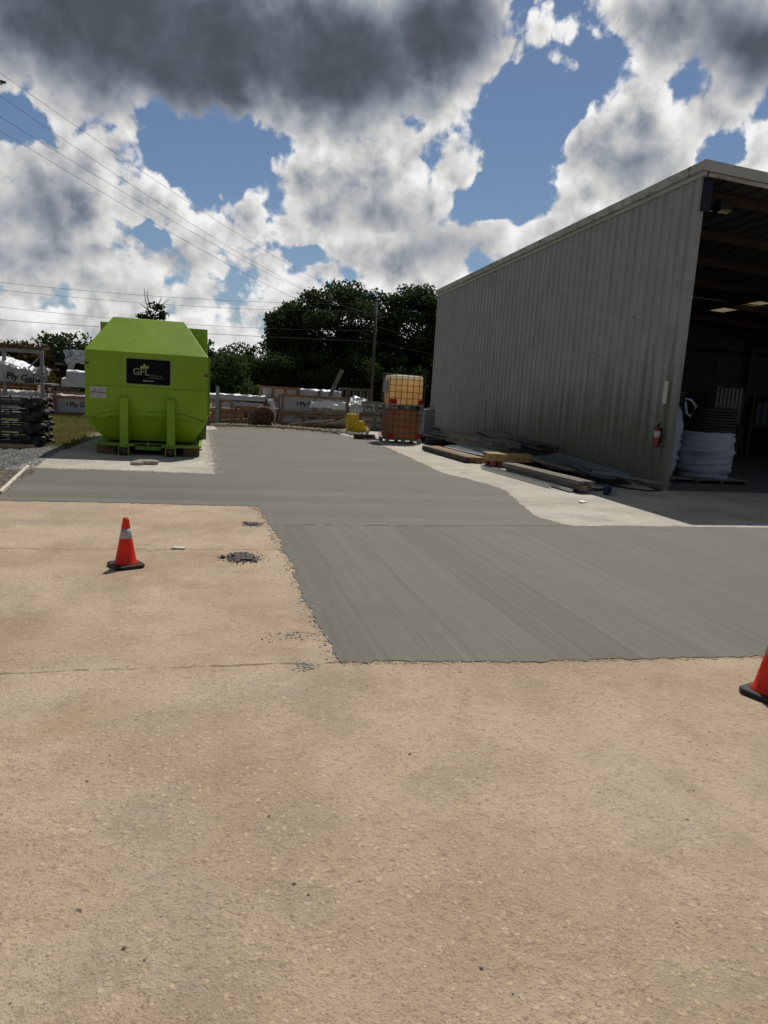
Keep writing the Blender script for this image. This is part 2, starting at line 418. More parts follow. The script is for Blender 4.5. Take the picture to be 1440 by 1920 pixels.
simple('wood_brown', (.27, .175, .10), .8, var=.35, scale=5, stretch=(.3, 3, 3), bump=.3, bscale=20)
simple('wood_tan', (.36, .24, .12), .8, var=.3, scale=5, stretch=(3, .3, 3), bump=.3, bscale=20)
simple('wood_dark', (.06, .05, .042), .85, var=.4, scale=5, stretch=(3, .3, 3), bump=.35)
simple('galvanised', (.42, .46, .48), .36, metal=.75, var=.2, scale=7, bump=.05)
simple('bluish_sheet', (.17, .22, .235), .4, metal=.45, var=.25, scale=5)
simple('grey_steel', (.24, .25, .26), .5, metal=.35, var=.2, scale=5)
simple('black_steel', (.010, .010, .012), .42, metal=.3, var=.4, scale=9, bump=.2, dirt=(.09, .08, .07), dirt_amt=.45, spec=.5)
simple('black_pad', (.05, .05, .055), .5, var=.4, scale=15)
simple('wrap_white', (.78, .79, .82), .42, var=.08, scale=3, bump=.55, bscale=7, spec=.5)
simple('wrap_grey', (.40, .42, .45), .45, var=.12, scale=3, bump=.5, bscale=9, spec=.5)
simple('bag_white', (.30, .33, .39), .6, var=.1, scale=4, bump=.5, bscale=12)
simple('print_black', (.012, .012, .014), .6, var=.05)
simple('print_green', (.05, .16, .13), .6, var=.05)
simple('coil_black', (.018, .018, .024), .45, var=.2, scale=10)
simple('yellow_plastic', (.55, .37, .010), .6, var=.2, scale=7, bump=.25, bscale=20, dirt=(.25, .16, .02), dirt_amt=.5)
simple('rust_tank', (.11, .055, .035), .85, var=.5, scale=5, bump=.4, bscale=14)
simple('pole_wood', (.07, .062, .054), .9, var=.3, scale=5, stretch=(4, 4, .3), bump=.3)
simple('wire', (.03, .03, .032), .6)
simple('insulator', (.10, .10, .11), .3)
simple('extinguisher_red', (.20, .010, .010), .3, var=.1, spec=.5)
simple('label_paper', (.55, .54, .50), .6, var=.15, scale=40, dirt=(.15, .14, .12), dirt_amt=.6)
simple('lamp_lens', (.45, .40, .30), .25, var=.15)
simple('blue_plastic', (.02, .035, .11), .5)
simple('blue_tarp', (.006, .008, .022), .6)
simple('orange_rack', (.05, .020, .008), .5)
simple('red_plastic', (.42, .012, .010), .45)
simple('cage_steel', (.10, .09, .085), .45, metal=.5)
simple('stone_grey', (.36, .325, .27), .9, var=.35, scale=8, bump=.6, bscale=30)
simple('stone_dark', (.135, .128, .118), .9, var=.45, scale=8, bump=.6, bscale=30)
simple('stone_tan', (.40, .305, .20), .9, var=.4, scale=30, bump=.5, bscale=60)
simple('gravel', (.20, .195, .185), .9, var=.5, scale=25)
simple('mud', (.15, .125, .095), .95, var=.45, scale=6, bump=.9, bscale=25)
simple('form_board', (.52, .47, .38), .8, var=.35, scale=9, bump=.3)
simple('paper', (.75, .75, .74), .7, var=.1)
simple('bark', (.055, .045, .035), .9, var=.4, scale=8, bump=.5)
simple('white_sheet', (.20, .21, .22), .55, var=.1)
simple('brick_red', (.28, .10, .06), .85, var=.3)
def leaf(name, a, b, trans=.25):
    m, T, bs = new_mat(name)
    geo = T.n('ShaderNodeNewGeometry')
    P = geo.outputs['Position']
    c = T.mix(T.ss(T.noise(P, .8, 4, .6), .35, .7), a, b)
    c = T.mix(T.m('MULTIPLY', geo.outputs['Random Per Island'], .6), c, tuple(x * .45 for x in a))
    T.put(bs.inputs['Base Color'], c); bs.inputs['Roughness'].default_value = .8
    bs.inputs['Specular IOR Level'].default_value = .08
    tr = T.n('ShaderNodeBsdfTranslucent'); T.put(tr.inputs[0], T.mix(.5, c, tuple(min(1, x * 1.3) for x in b)))
    ms = T.n('ShaderNodeMixShader'); ms.inputs[0].default_value = trans
    out = m.node_tree.nodes['Material Output']
    m.node_tree.links.new(bs.outputs[0], ms.inputs[1]); m.node_tree.links.new(tr.outputs[0], ms.inputs[2]); m.node_tree.links.new(ms.outputs[0], out.inputs[0])
leaf('leaf_dark', (.024, .044, .013), (.052, .084, .024), .32)
leaf('leaf_mid', (.03, .055, .016), (.06, .10, .026), .3)
leaf('leaf_light', (.05, .085, .018), (.09, .13, .03))
leaf('leaf_rust', (.08, .055, .02), (.12, .10, .03))
leaf('grass_blade', (.15, .17, .04), (.30, .28, .10), .25)
def bottle_mat(name, col, cin):
    m, T, bs = new_mat(name)
    geo = T.n('ShaderNodeNewGeometry'); P = geo.outputs['Position']; px = T.sep(P)
    n = T.noise(P, 2.2, 4, .6)
    c = T.mix(T.ss(n, .35, .65), col, cin)
    T.put(bs.inputs['Base Color'], c); bs.inputs['Roughness'].default_value = .4
    tr = T.n('ShaderNodeBsdfTranslucent'); T.put(tr.inputs[0], c)
    ms = T.n('ShaderNodeMixShader'); ms.inputs[0].default_value = .68
    bmp = T.n('ShaderNodeBump'); bmp.inputs['Strength'].default_value = .5; bmp.inputs['Distance'].default_value = .05
    T.put(bmp.inputs['Height'], n); T.put(bs.inputs['Normal'], bmp.outputs[0])
    out = m.node_tree.nodes['Material Output']
    m.node_tree.links.new(bs.outputs[0], ms.inputs[1]); m.node_tree.links.new(tr.outputs[0], ms.inputs[2]); m.node_tree.links.new(ms.outputs[0], out.inputs[0])
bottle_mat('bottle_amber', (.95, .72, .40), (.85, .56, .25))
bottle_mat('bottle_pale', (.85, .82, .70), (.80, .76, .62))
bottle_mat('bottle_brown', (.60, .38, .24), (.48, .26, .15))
def sky_panel():
    m, T, bs = new_mat('skylight_panel')
    bs.inputs['Base Color'].default_value = (.6, .5, .32, 1)
    tr = T.n('ShaderNodeBsdfTranslucent'); tr.inputs[0].default_value = (.26, .20, .12, 1)
    ms = T.n('ShaderNodeMixShader'); ms.inputs[0].default_value = .5
    out = m.node_tree.nodes['Material Output']
    m.node_tree.links.new(bs.outputs[0], ms.inputs[1]); m.node_tree.links.new(tr.outputs[0], ms.inputs[2]); m.node_tree.links.new(ms.outputs[0], out.inputs[0])
sky_panel()

# ------------------------------------------------------------------ mesh helpers
class MB:
    def __init__(s): s.v = []; s.f = []
    def add(s, vs, fs):
        o = len(s.v); s.v += [tuple(p) for p in vs]; s.f += [tuple(i + o for i in f) for f in fs]; return s
    def box(s, lo, hi):
        (a, b, c), (d, e, f) = lo, hi
        a, d = min(a, d), max(a, d); b, e = min(b, e), max(b, e); c, f = min(c, f), max(c, f)
        return s.add([(a, b, c), (d, b, c), (d, e, c), (a, e, c), (a, b, f), (d, b, f), (d, e, f), (a, e, f)],
                     [(0, 3, 2, 1), (4, 5, 6, 7), (0, 1, 5, 4), (1, 2, 6, 5), (2, 3, 7, 6), (3, 0, 4, 7)])
    def beam(s, p0, p1, w, h, up=(0, 0, 1)):
        """bar from p0 to p1, w sideways, h along up (centred)"""
        p0, p1 = Vector(p0), Vector(p1); t = (p1 - p0).normalized(); up = Vector(up)
        sd = t.cross(up)
        if sd.length < 1e-4: sd = t.cross(Vector((1, 0, 0)))
        sd.normalize(); u = sd.cross(t).normalized()
        vs = []
        for p in (p0, p1):
            for a, b in ((-1, -1), (1, -1), (1, 1), (-1, 1)): vs.append(p + sd * (w / 2 * a) + u * (h / 2 * b))
        return s.add(vs, [(0, 1, 2, 3), (7, 6, 5, 4), (0, 4, 5, 1), (1, 5, 6, 2), (2, 6, 7, 3), (3, 7, 4, 0)])
    def tube(s, pts, r, n=8, cap=True, radii=None):
        pts = [Vector(p) for p in pts]; vs = []; fs = []
        for i, p in enumerate(pts):
            t = (pts[min(i + 1, len(pts) - 1)] - pts[max(i - 1, 0)]).normalized()
            a = t.cross(Vector((0, 0, 1)))
            if a.length < 1e-3: a = t.cross(Vector((1, 0, 0)))
            a.normalize(); b = t.cross(a).normalized(); rr = radii[i] if radii else r
            for k in range(n):
                th = 2 * math.pi * k / n; vs.append(p + a * (rr * math.cos(th)) + b * (rr * math.sin(th)))
        for i in range(len(pts) - 1):
            for k in range(n):
                fs.append((i * n + k, i * n + (k + 1) % n, (i + 1) * n + (k + 1) % n, (i + 1) * n + k))
        if cap: fs += [tuple(range(n))[::-1], tuple(range((len(pts) - 1) * n, len(pts) * n))]
        return s.add(vs, fs)
    def lathe(s, prof, c, n=24, jit=None):
        vs = []; fs = []
        for i, (r, z) in enumerate(prof):
            for k in range(n):
                th = 2 * math.pi * k / n; rr = r + (jit(i, k) if jit else 0)
                vs.append((c[0] + rr * math.cos(th), c[1] + rr * math.sin(th), c[2] + z))
        for i in range(len(prof) - 1):
            for k in range(n): fs.append((i * n + k, i * n + (k + 1) % n, (i + 1) * n + (k + 1) % n, (i + 1) * n + k))
        fs += [tuple(range(n))[::-1], tuple(range((len(prof) - 1) * n, len(prof) * n))]
        return s.add(vs, fs)
    def poly(s, pts): return s.add(pts, [tuple(range(len(pts)))])
    def prism(s, pts, off):
        n = len(pts); off = Vector(off)
        vs = [Vector(p) for p in pts] + [Vector(p) + off for p in pts]
        return s.add(vs, [tuple(range(n))[::-1], tuple(range(n, 2 * n))] + [(i, (i + 1) % n, n + (i + 1) % n, n + i) for i in range(n)])
    def stone(s, c, r, rg, flat=.7):
        """lumpy ten-vertex stone"""
        vs = []; a0 = rg.random() * 6
        for z, n, k in ((-flat * .5, 4, .8), (flat * .25, 4, 1.0)):
            for i in range(4):
                th = a0 + i * math.pi / 2 + (k - .8) * 2; q = r * k * rg.uniform(.7, 1.15)
                vs.append((c[0] + q * math.cos(th), c[1] + q * math.sin(th), c[2] + z * r * rg.uniform(.7, 1.2)))
        vs.append((c[0] + r * rg.uniform(-.3, .3), c[1] + r * rg.uniform(-.3, .3), c[2] + flat * r * .75))
        fs = [(3, 2, 1, 0)] + [(i, (i + 1) % 4, 4 + (i + 1) % 4, 4 + i) for i in range(4)] + [(4 + i, 4 + (i + 1) % 4, 8) for i in range(4)]
        return s.add(vs, fs)
    def build(s, name, mat, parent=None, smooth=False, bevel=0.0):
        me = bpy.data.meshes.new(name)
        off = Vector(parent_origin(parent)) if parent else Vector((0, 0, 0))
        me.from_pydata([tuple(Vector(p) - off) for p in s.v], [], s.f)
        if isinstance(mat, (list, tuple)):
            for q in mat: me.materials.append(MATS[q])
        else: me.materials.append(MATS[mat])
        bm = bmesh.new(); bm.from_mesh(me); bmesh.ops.recalc_face_normals(bm, faces=bm.faces)
        if bevel: bmesh.ops.bevel(bm, geom=list(bm.edges), offset=bevel, segments=1, affect='EDGES')
        bm.to_mesh(me); bm.free()
        if smooth:
            for f in me.polygons: f.use_smooth = True
        o = bpy.data.objects.new(name, me); C.objects.link(o)
        if parent: o.parent = parent
        return o
ORIG = {}
def parent_origin(p):
    return ORIG.get(p.name, (0, 0, 0))
def thing(name, loc, label, cat, group=None):
    o = bpy.data.objects.new(name, None); C.objects.link(o)
    o.empty_display_size = .2
    o.location = loc; ORIG[o.name] = tuple(loc)
    tag(o, label, cat, group); return o
def sub(part, parent_thing):
    """remember that a part sits at its thing's origin so that sub-parts can use world coordinates"""
    ORIG[part.name] = ORIG[parent_thing.name]; return part
def tag(o, label=None, cat=None, group=None, kind=None):
    if label: o['label'] = label
    if cat: o['category'] = cat
    if group: o['group'] = group
    if kind: o['kind'] = kind
    return o
def recentre(o):
    """put a one-mesh thing's origin at its base"""
    me = o.data; n = len(me.vertices); co = np.empty(n * 3); me.vertices.foreach_get('co', co); co = co.reshape(-1, 3)
    c = np.array([(co[:, 0].min() + co[:, 0].max()) / 2, (co[:, 1].min() + co[:, 1].max()) / 2, co[:, 2].min()])
    co -= c; me.vertices.foreach_set('co', co.ravel()); o.location = c; return o
def text(s, size, origin, xdir, updir, mat, parent, name='lettering', bold=0.0, xs=1.0):
    cu = bpy.data.curves.new('t', 'FONT'); cu.body = s; cu.size = size; cu.offset = bold; cu.resolution_u = 3
    cu.extrude = 0.0
    to = bpy.data.objects.new('t', cu); C.objects.link(to)
    dg = bpy.context.evaluated_depsgraph_get()
    me = bpy.data.meshes.new_from_object(to.evaluated_get(dg))
    bpy.data.objects.remove(to)
    x = Vector(xdir).normalized() * xs; u = Vector(updir).normalized(); o3 = Vector(origin) - Vector(parent_origin(parent))
    for v in me.vertices:
        v.co = o3 + x * v.co.x + u * v.co.y
    me.materials.clear(); me.materials.append(MATS[mat])
    o = bpy.data.objects.new(name, me); C.objects.link(o); o.parent = parent
    return o

# ------------------------------------------------------------------ ground sheets
def jag(pts, step, amp, rg, closed=True):
    out = []
    n = len(pts)
    for i in range(n if closed else n - 1):
        a, b = Vector(pts[i]), Vector(pts[(i + 1) % n]); L = (b - a).length; k = max(1, int(L / step))
        nn = Vector((-(b - a).y, (b - a).x)).normalized()
        ph = [rg.random() * 6.28 for _ in range(3)]
        for j in range(k):
            q = a.lerp(b, j / k); env = min(1, 4 * j / k, 4 * (k - j) / k)
            slow = sum(math.sin(j * step * w_ + p_) * g_ for w_, p_, g_ in zip((3.1, 7.7, 17.0), ph, (1.3, .9, .7)))
            out.append(q + nn * ((rg.gauss(0, amp) + slow * amp * env) if j else 0))
    return out
def sheet(name, pts, z, mat, kind='structure', thick=None):
    bm = bmesh.new()
    vs = [bm.verts.new((p[0], p[1], z)) for p in pts]
    es = [bm.edges.new((vs[i], vs[(i + 1) % len(vs)])) for i in range(len(vs))]
    bmesh.ops.triangle_fill(bm, edges=es, use_beauty=True)
    for f in bm.faces:
        if f.normal.z < 0: f.normal_flip()
    if thick:
        for i in range(len(vs)):
            a, b = vs[i], vs[(i + 1) % len(vs)]
            c = bm.verts.new((b.co.x, b.co.y, z - thick)); e = bm.verts.new((a.co.x, a.co.y, z - thick)); bm.faces.new((a, b, c, e))
    me = bpy.data.meshes.new(name); bm.to_mesh(me); bm.free(); me.materials.append(MATS[mat])
    o = bpy.data.objects.new(name, me); C.objects.link(o); o['kind'] = kind
    return o
rg = random.Random(3)
sheet('ground', [(-2500, -900), (2500, -900), (2500, 4000), (-2500, 4000)], -.030, 'dirt')
sheet('old_concrete_pavement', [(-16, -12), (24, -12), (24, 10.6), (-16, 10.6)], .0, 'tan_concrete')
apron = [(4.4, 8.0), (30, 8.0), (30, 31), (5.0, 31)]
sheet('shed_apron', apron, .004, 'pale_concrete')
sheet('shed_floor', [(9.33, 13.05), (31, 13.05), (31, 29.5), (9.33, 29.5)], .008, 'shed_floor')  # separate sheet over the pale apron, coloured dark for the interior shade
pad = jag([(-3.30, 13.2), (.6, 13.2), (.3, 28.2), (-2.4, 28.2)], .3, .03, rg)
sheet('compactor_pad', pad, .004, 'pale_concrete')

v2 = lambda p: (p.x, p.y)
# outline of the new pour, traced on the ground plane
near_left = [v2(G(638, 1243)), v2(G(618, 1205)), v2(G(603, 1180)), v2(G(575, 1130)), v2(G(560, 1090)), v2(G(543, 1050)), v2(G(528, 1020)), v2(G(515, 1000)), v2(G(508, 985))]
yj = G(640, 981).y
near = near_left + [(5.0, yj + .02), v2(G(1078, 987)), v2(G(1180, 986)), v2(G(1300, 988)), v2(G(1440, 990)), (14.0, 9.05), (14.0, 3.95), v2(G(1440, 1231)), v2(G(1200, 1236)), v2(G(900, 1241))]
far = [(near_left[-1][0], near_left[-1][1] - .0), v2(G(500, 968)), v2(G(488, 955)), v2(G(472, 949)), v2(G(300, 945)), v2(G(120, 941)), v2(G(0, 938)), (-2.72, 10.18), v2(G(8, 924)), v2(G(57, 877)),
       v2(G(200, 881)), v2(G(300, 885)), v2(G(403, 889)), v2(G(400, 860)), v2(G(392, 822)), v2(G(388, 806)), v2(G(440, 804)), v2(G(540, 808)), v2(G(640, 816)), v2(G(690, 824)), v2(G(707, 831)), v2(G(762, 855)),
       v2(G(828, 886)), v2(G(880, 899)), v2(G(918, 909)), v2(G(950, 921)), v2(G(968, 937)), v2(G(985, 953)), v2(G(1010, 970)), v2(G(1045, 980)), (G(1078, 987).x, G(1078, 987).y), (5.0, yj + .02)]
def jag_closed(pts, rg):
    return jag(pts, .07, .012, rg)
# both slabs share the joint at y = yj: keep that edge straight
nj = jag(near, .045, .011, rg)
fj = jag(far, .05, .015, rg)
nj = [(p.x, p.y) for p in nj]; fj = [(p.x, p.y) for p in fj]
def straight(lst, x0, x1):
    return [p for p in lst if not (x0 + .01 < p[0] < x1 - .01 and abs(p[1] - yj) < .12)]
sheet('fresh_concrete_bay', straight(nj, near_left[-1][0], 5.0), .006, 'fresh_concrete_near', thick=.012)
sheet('fresh_concrete_strip', straight(fj, near_left[-1][0], 5.0), .006, 'fresh_concrete_far', thick=.012)
sheet('gravel_bed', jag([(-20, 10.5), (-2.78, 10.5), (-3.02, 13.7), (-3.25, 17.2), (-20, 18.2)], .4, .05, rg), -.012, 'gravel')

# form board left along the end of the pour
fbm = MB(); a, b = G(5, 926), G(57, 876)
fb = thing('form_board', (a.x, a.y, 0), 'narrow pale timber form board along the end of the new grey concrete', 'board')
k = 2
for i in range(k):
    q0, q1 = a.lerp(b, i / k), a.lerp(b, (i + 1) / k - .004)
    MB().beam(q0 + Vector((-.035, 0, .005)), q1 + Vector((-.035, 0, .005)), .055, .07).build('plank', 'form_board', fb, bevel=.004)

# loose stones of the worn surface: thousands of crumbs, nobody could count them
def crumbs(name, n, region, rr, mat, seed, zoff=0.0, flat=.5, label=None, z=0.0):
    rg = random.Random(seed); mb = MB()
    for i in range(n):
        x, y = region(rg); r = rr(rg); mb.stone((x, y, z + r * flat * zoff), r, rg, flat)
    o = mb.build(name, mat); o['kind'] = 'stuff'
    o['label'] = label; o['category'] = 'stones'
    return o
def reg_front(rg):
    while True:
        y = 1.2 + 3.0 * rg.random() ** 1.3 if rg.random() < .75 else rg.uniform(4, 10)
        x = rg.uniform(-.65, .62) * (y + .6) + .16 * y
        if y < 4.1 or x < .6: return x, y
crumbs('stone_crumbs', 11000, reg_front, lambda r: .003 + .011 * r.random() ** 3, 'stone_tan', 11, -.15, .38, 'tiny loose stones worn out of the tan concrete surface')
crumbs('dark_grit', 34, reg_front, lambda r: .003 + .007 * r.random() ** 2, 'stone_dark', 12, .2, .6, 'dark specks of grit scattered over the tan concrete')
def along(pts, spread):
    seg = [(Vector(pts[i]), Vector(pts[i + 1])) for i in range(len(pts) - 1)]
    w = [(b - a).length for a, b in seg]
    def f(rg):
        a, b = rg.choices(seg, w)[0]; q = a.lerp(b, rg.random()); return q.x + rg.gauss(0, spread), q.y + rg.gauss(0, spread)
    return f
edge_l = near_left[::-1]
crumbs('edge_crumbs', 1700, along(near_left + [far[2], far[3], far[4]], .045), lambda r: .003 + .016 * r.random() ** 3, 'stone_grey', 13, .2, .5, 'pale crumbled concrete along the ragged edge of the new pour')
crumbs('edge_crumbs', 1400, along([near_left[0], near[-1], near[-2], near[-3]], .022), lambda r: .003 + .010 * r.random() ** 2, 'stone_tan', 14, .2, .5, 'tan crumbs along the front edge of the new grey concrete')
crumbs('pad_crumbs', 3800, along([far[9], far[10], far[12], far[13], far[15]], .09), lambda r: .006 + .022 * r.random() ** 2, 'stone_grey', 15, .2, .5, 'rough pale rubble between the compactor pad and new concrete')
crumbs('apron_crumbs', 2200, along(far[20:30], .10), lambda r: .005 + .016 * r.random() ** 2, 'stone_grey', 16, .2, .4, 'pale grit along the curved edge beside the shed apron')
def reg_gravel(rg):
    y = rg.uniform(10.45, 18.0); return -2.82 - (y - 10.4) * .045 - abs(rg.gauss(0, 1.5)), y
crumbs('gravel', 14000, reg_gravel, lambda r: .014 + .030 * r.random() ** 2, 'gravel', 17, .3, .7, 'grey crushed gravel beside the new concrete strip', z=-.01)
crumbs('dark_rubble', 1500, lambda r: (-2.84 - abs(r.gauss(0, .45)), r.uniform(10.4, 13.3)), lambda r: .02 + .05 * r.random() ** 2, 'mud', 18, .2, .7, 'dark earth and broken stone beside the form board', z=-.01)

def rubble(name, px, py, n, spread, rr, mat, label, seed, anis=2.2):
    rg = random.Random(seed); c = G(px, py)
    t = thing(name, (c.x, c.y, 0), label, 'rubble')
    fm = MB()
    for i in range(n * 14):
        r = rg.uniform(.003, .011); fm.stone((c.x + rg.gauss(0, spread * 1.25), c.y + rg.gauss(0, spread * anis * .6), r * .3), r, rg, .7)
    tag(fm.build('fines', mat, t), kind='stuff')
    for i in range(n):
        x, y = c.x + rg.gauss(0, spread * 1.0), c.y + rg.gauss(0, spread * anis * .5); r = rg.uniform(*rr)
        MB().stone((x, y, r * .35), r, rg, .75).build('chunk', mat, t)
    return t
rubble('broken_concrete', 455, 1047, 60, .065, (.012, .045), 'stone_dark', 'heap of dark broken concrete lumps filling a hole in the tan pavement', 5)
rubble('broken_concrete', 474, 983, 22, .05, (.012, .030), 'stone_dark', 'small scatter of dark chips close to the corner of the pour', 6)
rubble('broken_concrete', 570, 1250, 6, .03, (.005, .013), 'stone_grey', 'few grey chips on the tan pavement near the pour tip', 8)
rubble('broken_concrete', 545, 1192, 5, .08, (.005, .012), 'stone_grey', 'thin scatter of grey chips beside the ragged pour edge', 9, 1.2)
for i, (px, py, r, lab) in enumerate([(263, 871, .15, 'larger flat broken slab of concrete before the green compactor'), (277, 871, .11, 'smaller broken lump of concrete before the green compactor')]):
    c = G(px, py); rg = random.Random(30 + i); mb = MB()
    if i == 0: pts = [(-.22, -.06), (-.05, -.12), (.16, -.10), (.24, .0), (.10, .10), (-.16, .08)]
    else: pts = [(-.13, -.05), (.0, -.11), (.13, -.03), (.08, .09), (-.09, .09)]
    c = G(274, 871) if i == 0 else G(256, 872)
    mb.prism([(c.x + x, c.y + y, .004) for x, y in pts], (0.02, .015, .085 - .015 * i))
    o = mb.build('concrete_chunk', 'stone_grey', bevel=.018); tag(o, lab, 'rubble'); recentre(o)
c = G(334, 1029)
mb = MB(); mb.prism([(c.x - .07, c.y - .03, .001), (c.x + .06, c.y - .045, .001), (c.x + .075, c.y + .035, .001), (c.x - .045, c.y + .05, .001)], (0, 0, .018))
sc = mb.build('timber_offcut', 'form_board', bevel=.004); tag(sc, 'small pale flat offcut lying on the tan pavement by the cone', 'offcut'); recentre(sc)

# ------------------------------------------------------------------ traffic cones
def cone(px, py, yaw, label):
    c = G(px, py)
    t = thing('traffic_cone', (c.x, c.y, 0), label, 'traffic cone', 'orange traffic cones around the new concrete')
    b = .135; ch = .035; pts = []
    for sx_, sy_ in ((1, 1), (-1, 1), (-1, -1), (1, -1)):
        q = [(sx_ * b, sy_ * (b - ch)), (sx_ * (b - ch), sy_ * b)]
        pts += q if sx_ * sy_ > 0 else q[::-1]
    cs, sn = math.cos(yaw), math.sin(yaw)
    rot = lambda x, y: (c.x + x * cs - y * sn, c.y + x * sn + y * cs)
    MB().prism([(*rot(x, y), .001) for x, y in pts], (0, 0, .034)).build('base', 'cone_base', t, bevel=.006)
    H0 = .45
    prof = lambda z: .092 - (.092 - .024) * ((z - .04) / (H0 - .04))
    o = MB().lathe([(.108, .035), (.106, .042), (.094, .052), (prof(.2), .2), (prof(.262), .262), (prof(.262) - .002, .264), (prof(.356) - .002, .354), (prof(.356), .356), (prof(.42), .42), (.0295, .421), (.028, .436), (.021, .438), (.020, .45), (.014, .451)], (c.x, c.y, 0), 32).build('body', 'cone_orange', t, True)
    sub(o, t)
    MB().lathe([(prof(.262) + .0002, .264), (prof(.356) + .0006, .354)], (c.x, c.y, 0), 32).build('reflective_band', 'cone_band', o, True)
cone(236, 1062, R(28), 'orange cone with one grey band standing whole on tan pavement')
cone(1441, 1305, R(20), 'orange cone at the front right corner of the new concrete')

# ------------------------------------------------------------------ green compactor
YF = 16.5
X0, X1 = -2.54, 0.0
cp = thing('trash_compactor', (-1.27, YF, 0), 'lime green steel waste compactor container with chamfered hood and black logo panel', 'compactor')
# body: lower taper, straight sides, hood
zl, zs, zt = .80, 2.2, 2.97
ring = lambda x0, x1, y0, y1, z: [(x0, y0, z), (x1, y0, z), (x1, y1, z), (x0, y1, z)]
YB = 22.6
levels = [ring(-2.18, -.30, YF + .28, YB, .30), ring(X0, X1, YF + .04, YB, zl), ring(X0, X1, YF, YB, zl + .34), ring(X0, X1, YF, YB, zs)]
mb = MB(); vs = [p for l in levels for p in l]; fs = [(3, 2, 1, 0)]
for i in range(len(levels) - 1):
    for kk in range(4): fs.append((i * 4 + kk, i * 4 + (kk + 1) % 4, i * 4 + 4 + (kk + 1) % 4, i * 4 + 4 + kk))
mb.add(vs, fs)
body = sub(mb.build('body', 'green_paint', cp, bevel=.006), cp)
mb = MB()
mb.add([(X0, YF - .012, zs), (X1, YF - .012, zs), (X1, YF + 1.1, zs), (X0, YF + 1.1, zs), (-2.05, YF + .72, zt), (-.54, YF + .72, zt), (-.54, YF + 1.1, zt), (-2.05, YF + 1.1, zt)],
       [(3, 2, 1, 0), (0, 1, 5, 4), (1, 2, 6, 5), (3, 0, 4, 7), (4, 5, 6, 7), (2, 3, 7, 6)])
hood = sub(mb.build('hood', 'green_paint', cp, bevel=.008), cp)
MB().box((-2.37, YF + 1.104, zs), (-.03, YB - 1.5, 2.87)).build('hopper', 'green_paint', cp, bevel=.006)
# welded seams
for z, x0, x1, yy in ((1.47, X0 + .02, X1 - .02, YF - .004),):
    MB().box((x0, yy - .006, z), (x1, yy + .01, z + .010)).build('seam', 'green_worn', body)
MB().beam((-2.5, YF + .035, zl), (-.04, YF + .035, zl), .02, .02).build('seam', 'green_worn', body)
MB().beam((-2.25, YF + .235, .36), (-.23, YF + .235, .36), .02, .02).build('seam', 'green_worn', body)
# the crushed ridge pressed into the lower front
mb = MB(); ys = YF - .006
ridge = [(-2.30, .84), (-1.95, .93), (-1.55, .99), (-1.2, .94), (-.9, .97), (-.55, .93), (-.12, .80)]
top = [(x, ys, z) for x, z in ridge]; bot = [(x, ys - .035, z - .07) for x, z in ridge]; bot2 = [(x, YF + .03, .79) for x, z in ridge]
vs = top + bot + bot2; n = len(ridge)
fs = [(i, i + 1, n + i + 1, n + i) for i in range(n - 1)] + [(n + i, n + i + 1, 2 * n + i + 1, 2 * n + i) for i in range(n - 1)]
mb.add(vs, fs).build('dented_panel', 'green_paint', body, smooth=False)
# hook posts
for xa in (-1.74, -.77):
    p = sub(MB().box((xa - .088, YF - .13, .17), (xa + .088, YF + .06, 1.24)).build('hook_post', 'green_paint', cp, bevel=.008), cp)
    MB().box((xa - .088, YF + .06, .30), (xa + .088, YF + .25, .80)).build('gusset', 'green_worn', p)
    # roller bracket
    for s_ in (-.10, .10):
        MB().prism([(xa + s_ - .012, YF - .30, .03), (xa + s_ - .012, YF - .02, .03), (xa + s_ - .012, YF - .02, .20), (xa + s_ - .012, YF - .24, .20)], (.024, 0, 0)).build('bracket', 'green_worn', p)
    MB().tube([(xa - .075, YF - .16, .085), (xa + .075, YF - .16, .085)], .075, 16).build('roller', 'rusty_iron', p, True)
# skid base
mb = MB()
base = [(-2.38, YF + .12), (-1.95, YF - .12), (-1.55, YF - .14), (-1.52, YF + .02), (-.98, YF + .02), (-.95, YF - .14), (-.55, YF - .14), (-.12, YF - .02), (-.12, YB), (-2.38, YB)]
mb.prism([(x, y, .20) for x, y in base], (0, 0, .055))
sub(mb.build('skid_frame', 'green_worn', cp, bevel=.005), cp)
MB().box((-1.52, YF + .02, .12), (-.98, YF + .06, .24)).build('cross_member', 'green_worn', cp)
MB().box((-1.27, YF - .01, .15), (-1.23, YF + .03, .30)).build('lug', 'green_worn', cp)
for x0, x1 in ((-2.33, -1.95), (-.52, -.16)):
    MB().box((x0, YF + .1, .005), (x1, YF + .5, .199)).build('bearer', 'wood_block', cp, bevel=.008)
MB().box((-2.2, YF + .9, .005), (-.3, YB - .3, .199)).build('underframe', 'rusty_iron', cp)
# decal panel
def rrect(x0, x1, z0, z1, r, y, n=4):
    out = []
    for cx_, cz_, a0 in ((x1 - r, z1 - r, 0), (x0 + r, z1 - r, 90), (x0 + r, z0 + r, 180), (x1 - r, z0 + r, 270)):
        for k in range(n + 1):
            th = R(a0 + 90 * k / n); out.append((cx_ + r * math.cos(th), y, cz_ + r * math.sin(th)))
    return out
dz0, dz1, dx0, dx1 = 1.545, 2.075, -1.70, -.80
fr = sub(MB().prism(rrect(dx0 - .012, dx1 + .012, dz0 - .012, dz1 + .012, .035, YF - .002), (0, -.006, 0)).build('logo_panel_border', 'decal_grey', cp), cp)
lp = sub(MB().prism(rrect(dx0, dx1, dz0, dz1, .03, YF - .009), (0, -.004, 0)).build('logo_panel', 'decal_black', cp), cp)
yt = YF - .0155
DW, DH = dx1 - dx0, dz1 - dz0
def dp(u, v): return (dx0 + u * DW, yt, dz1 - v * DH)   # fractions of the panel, v down
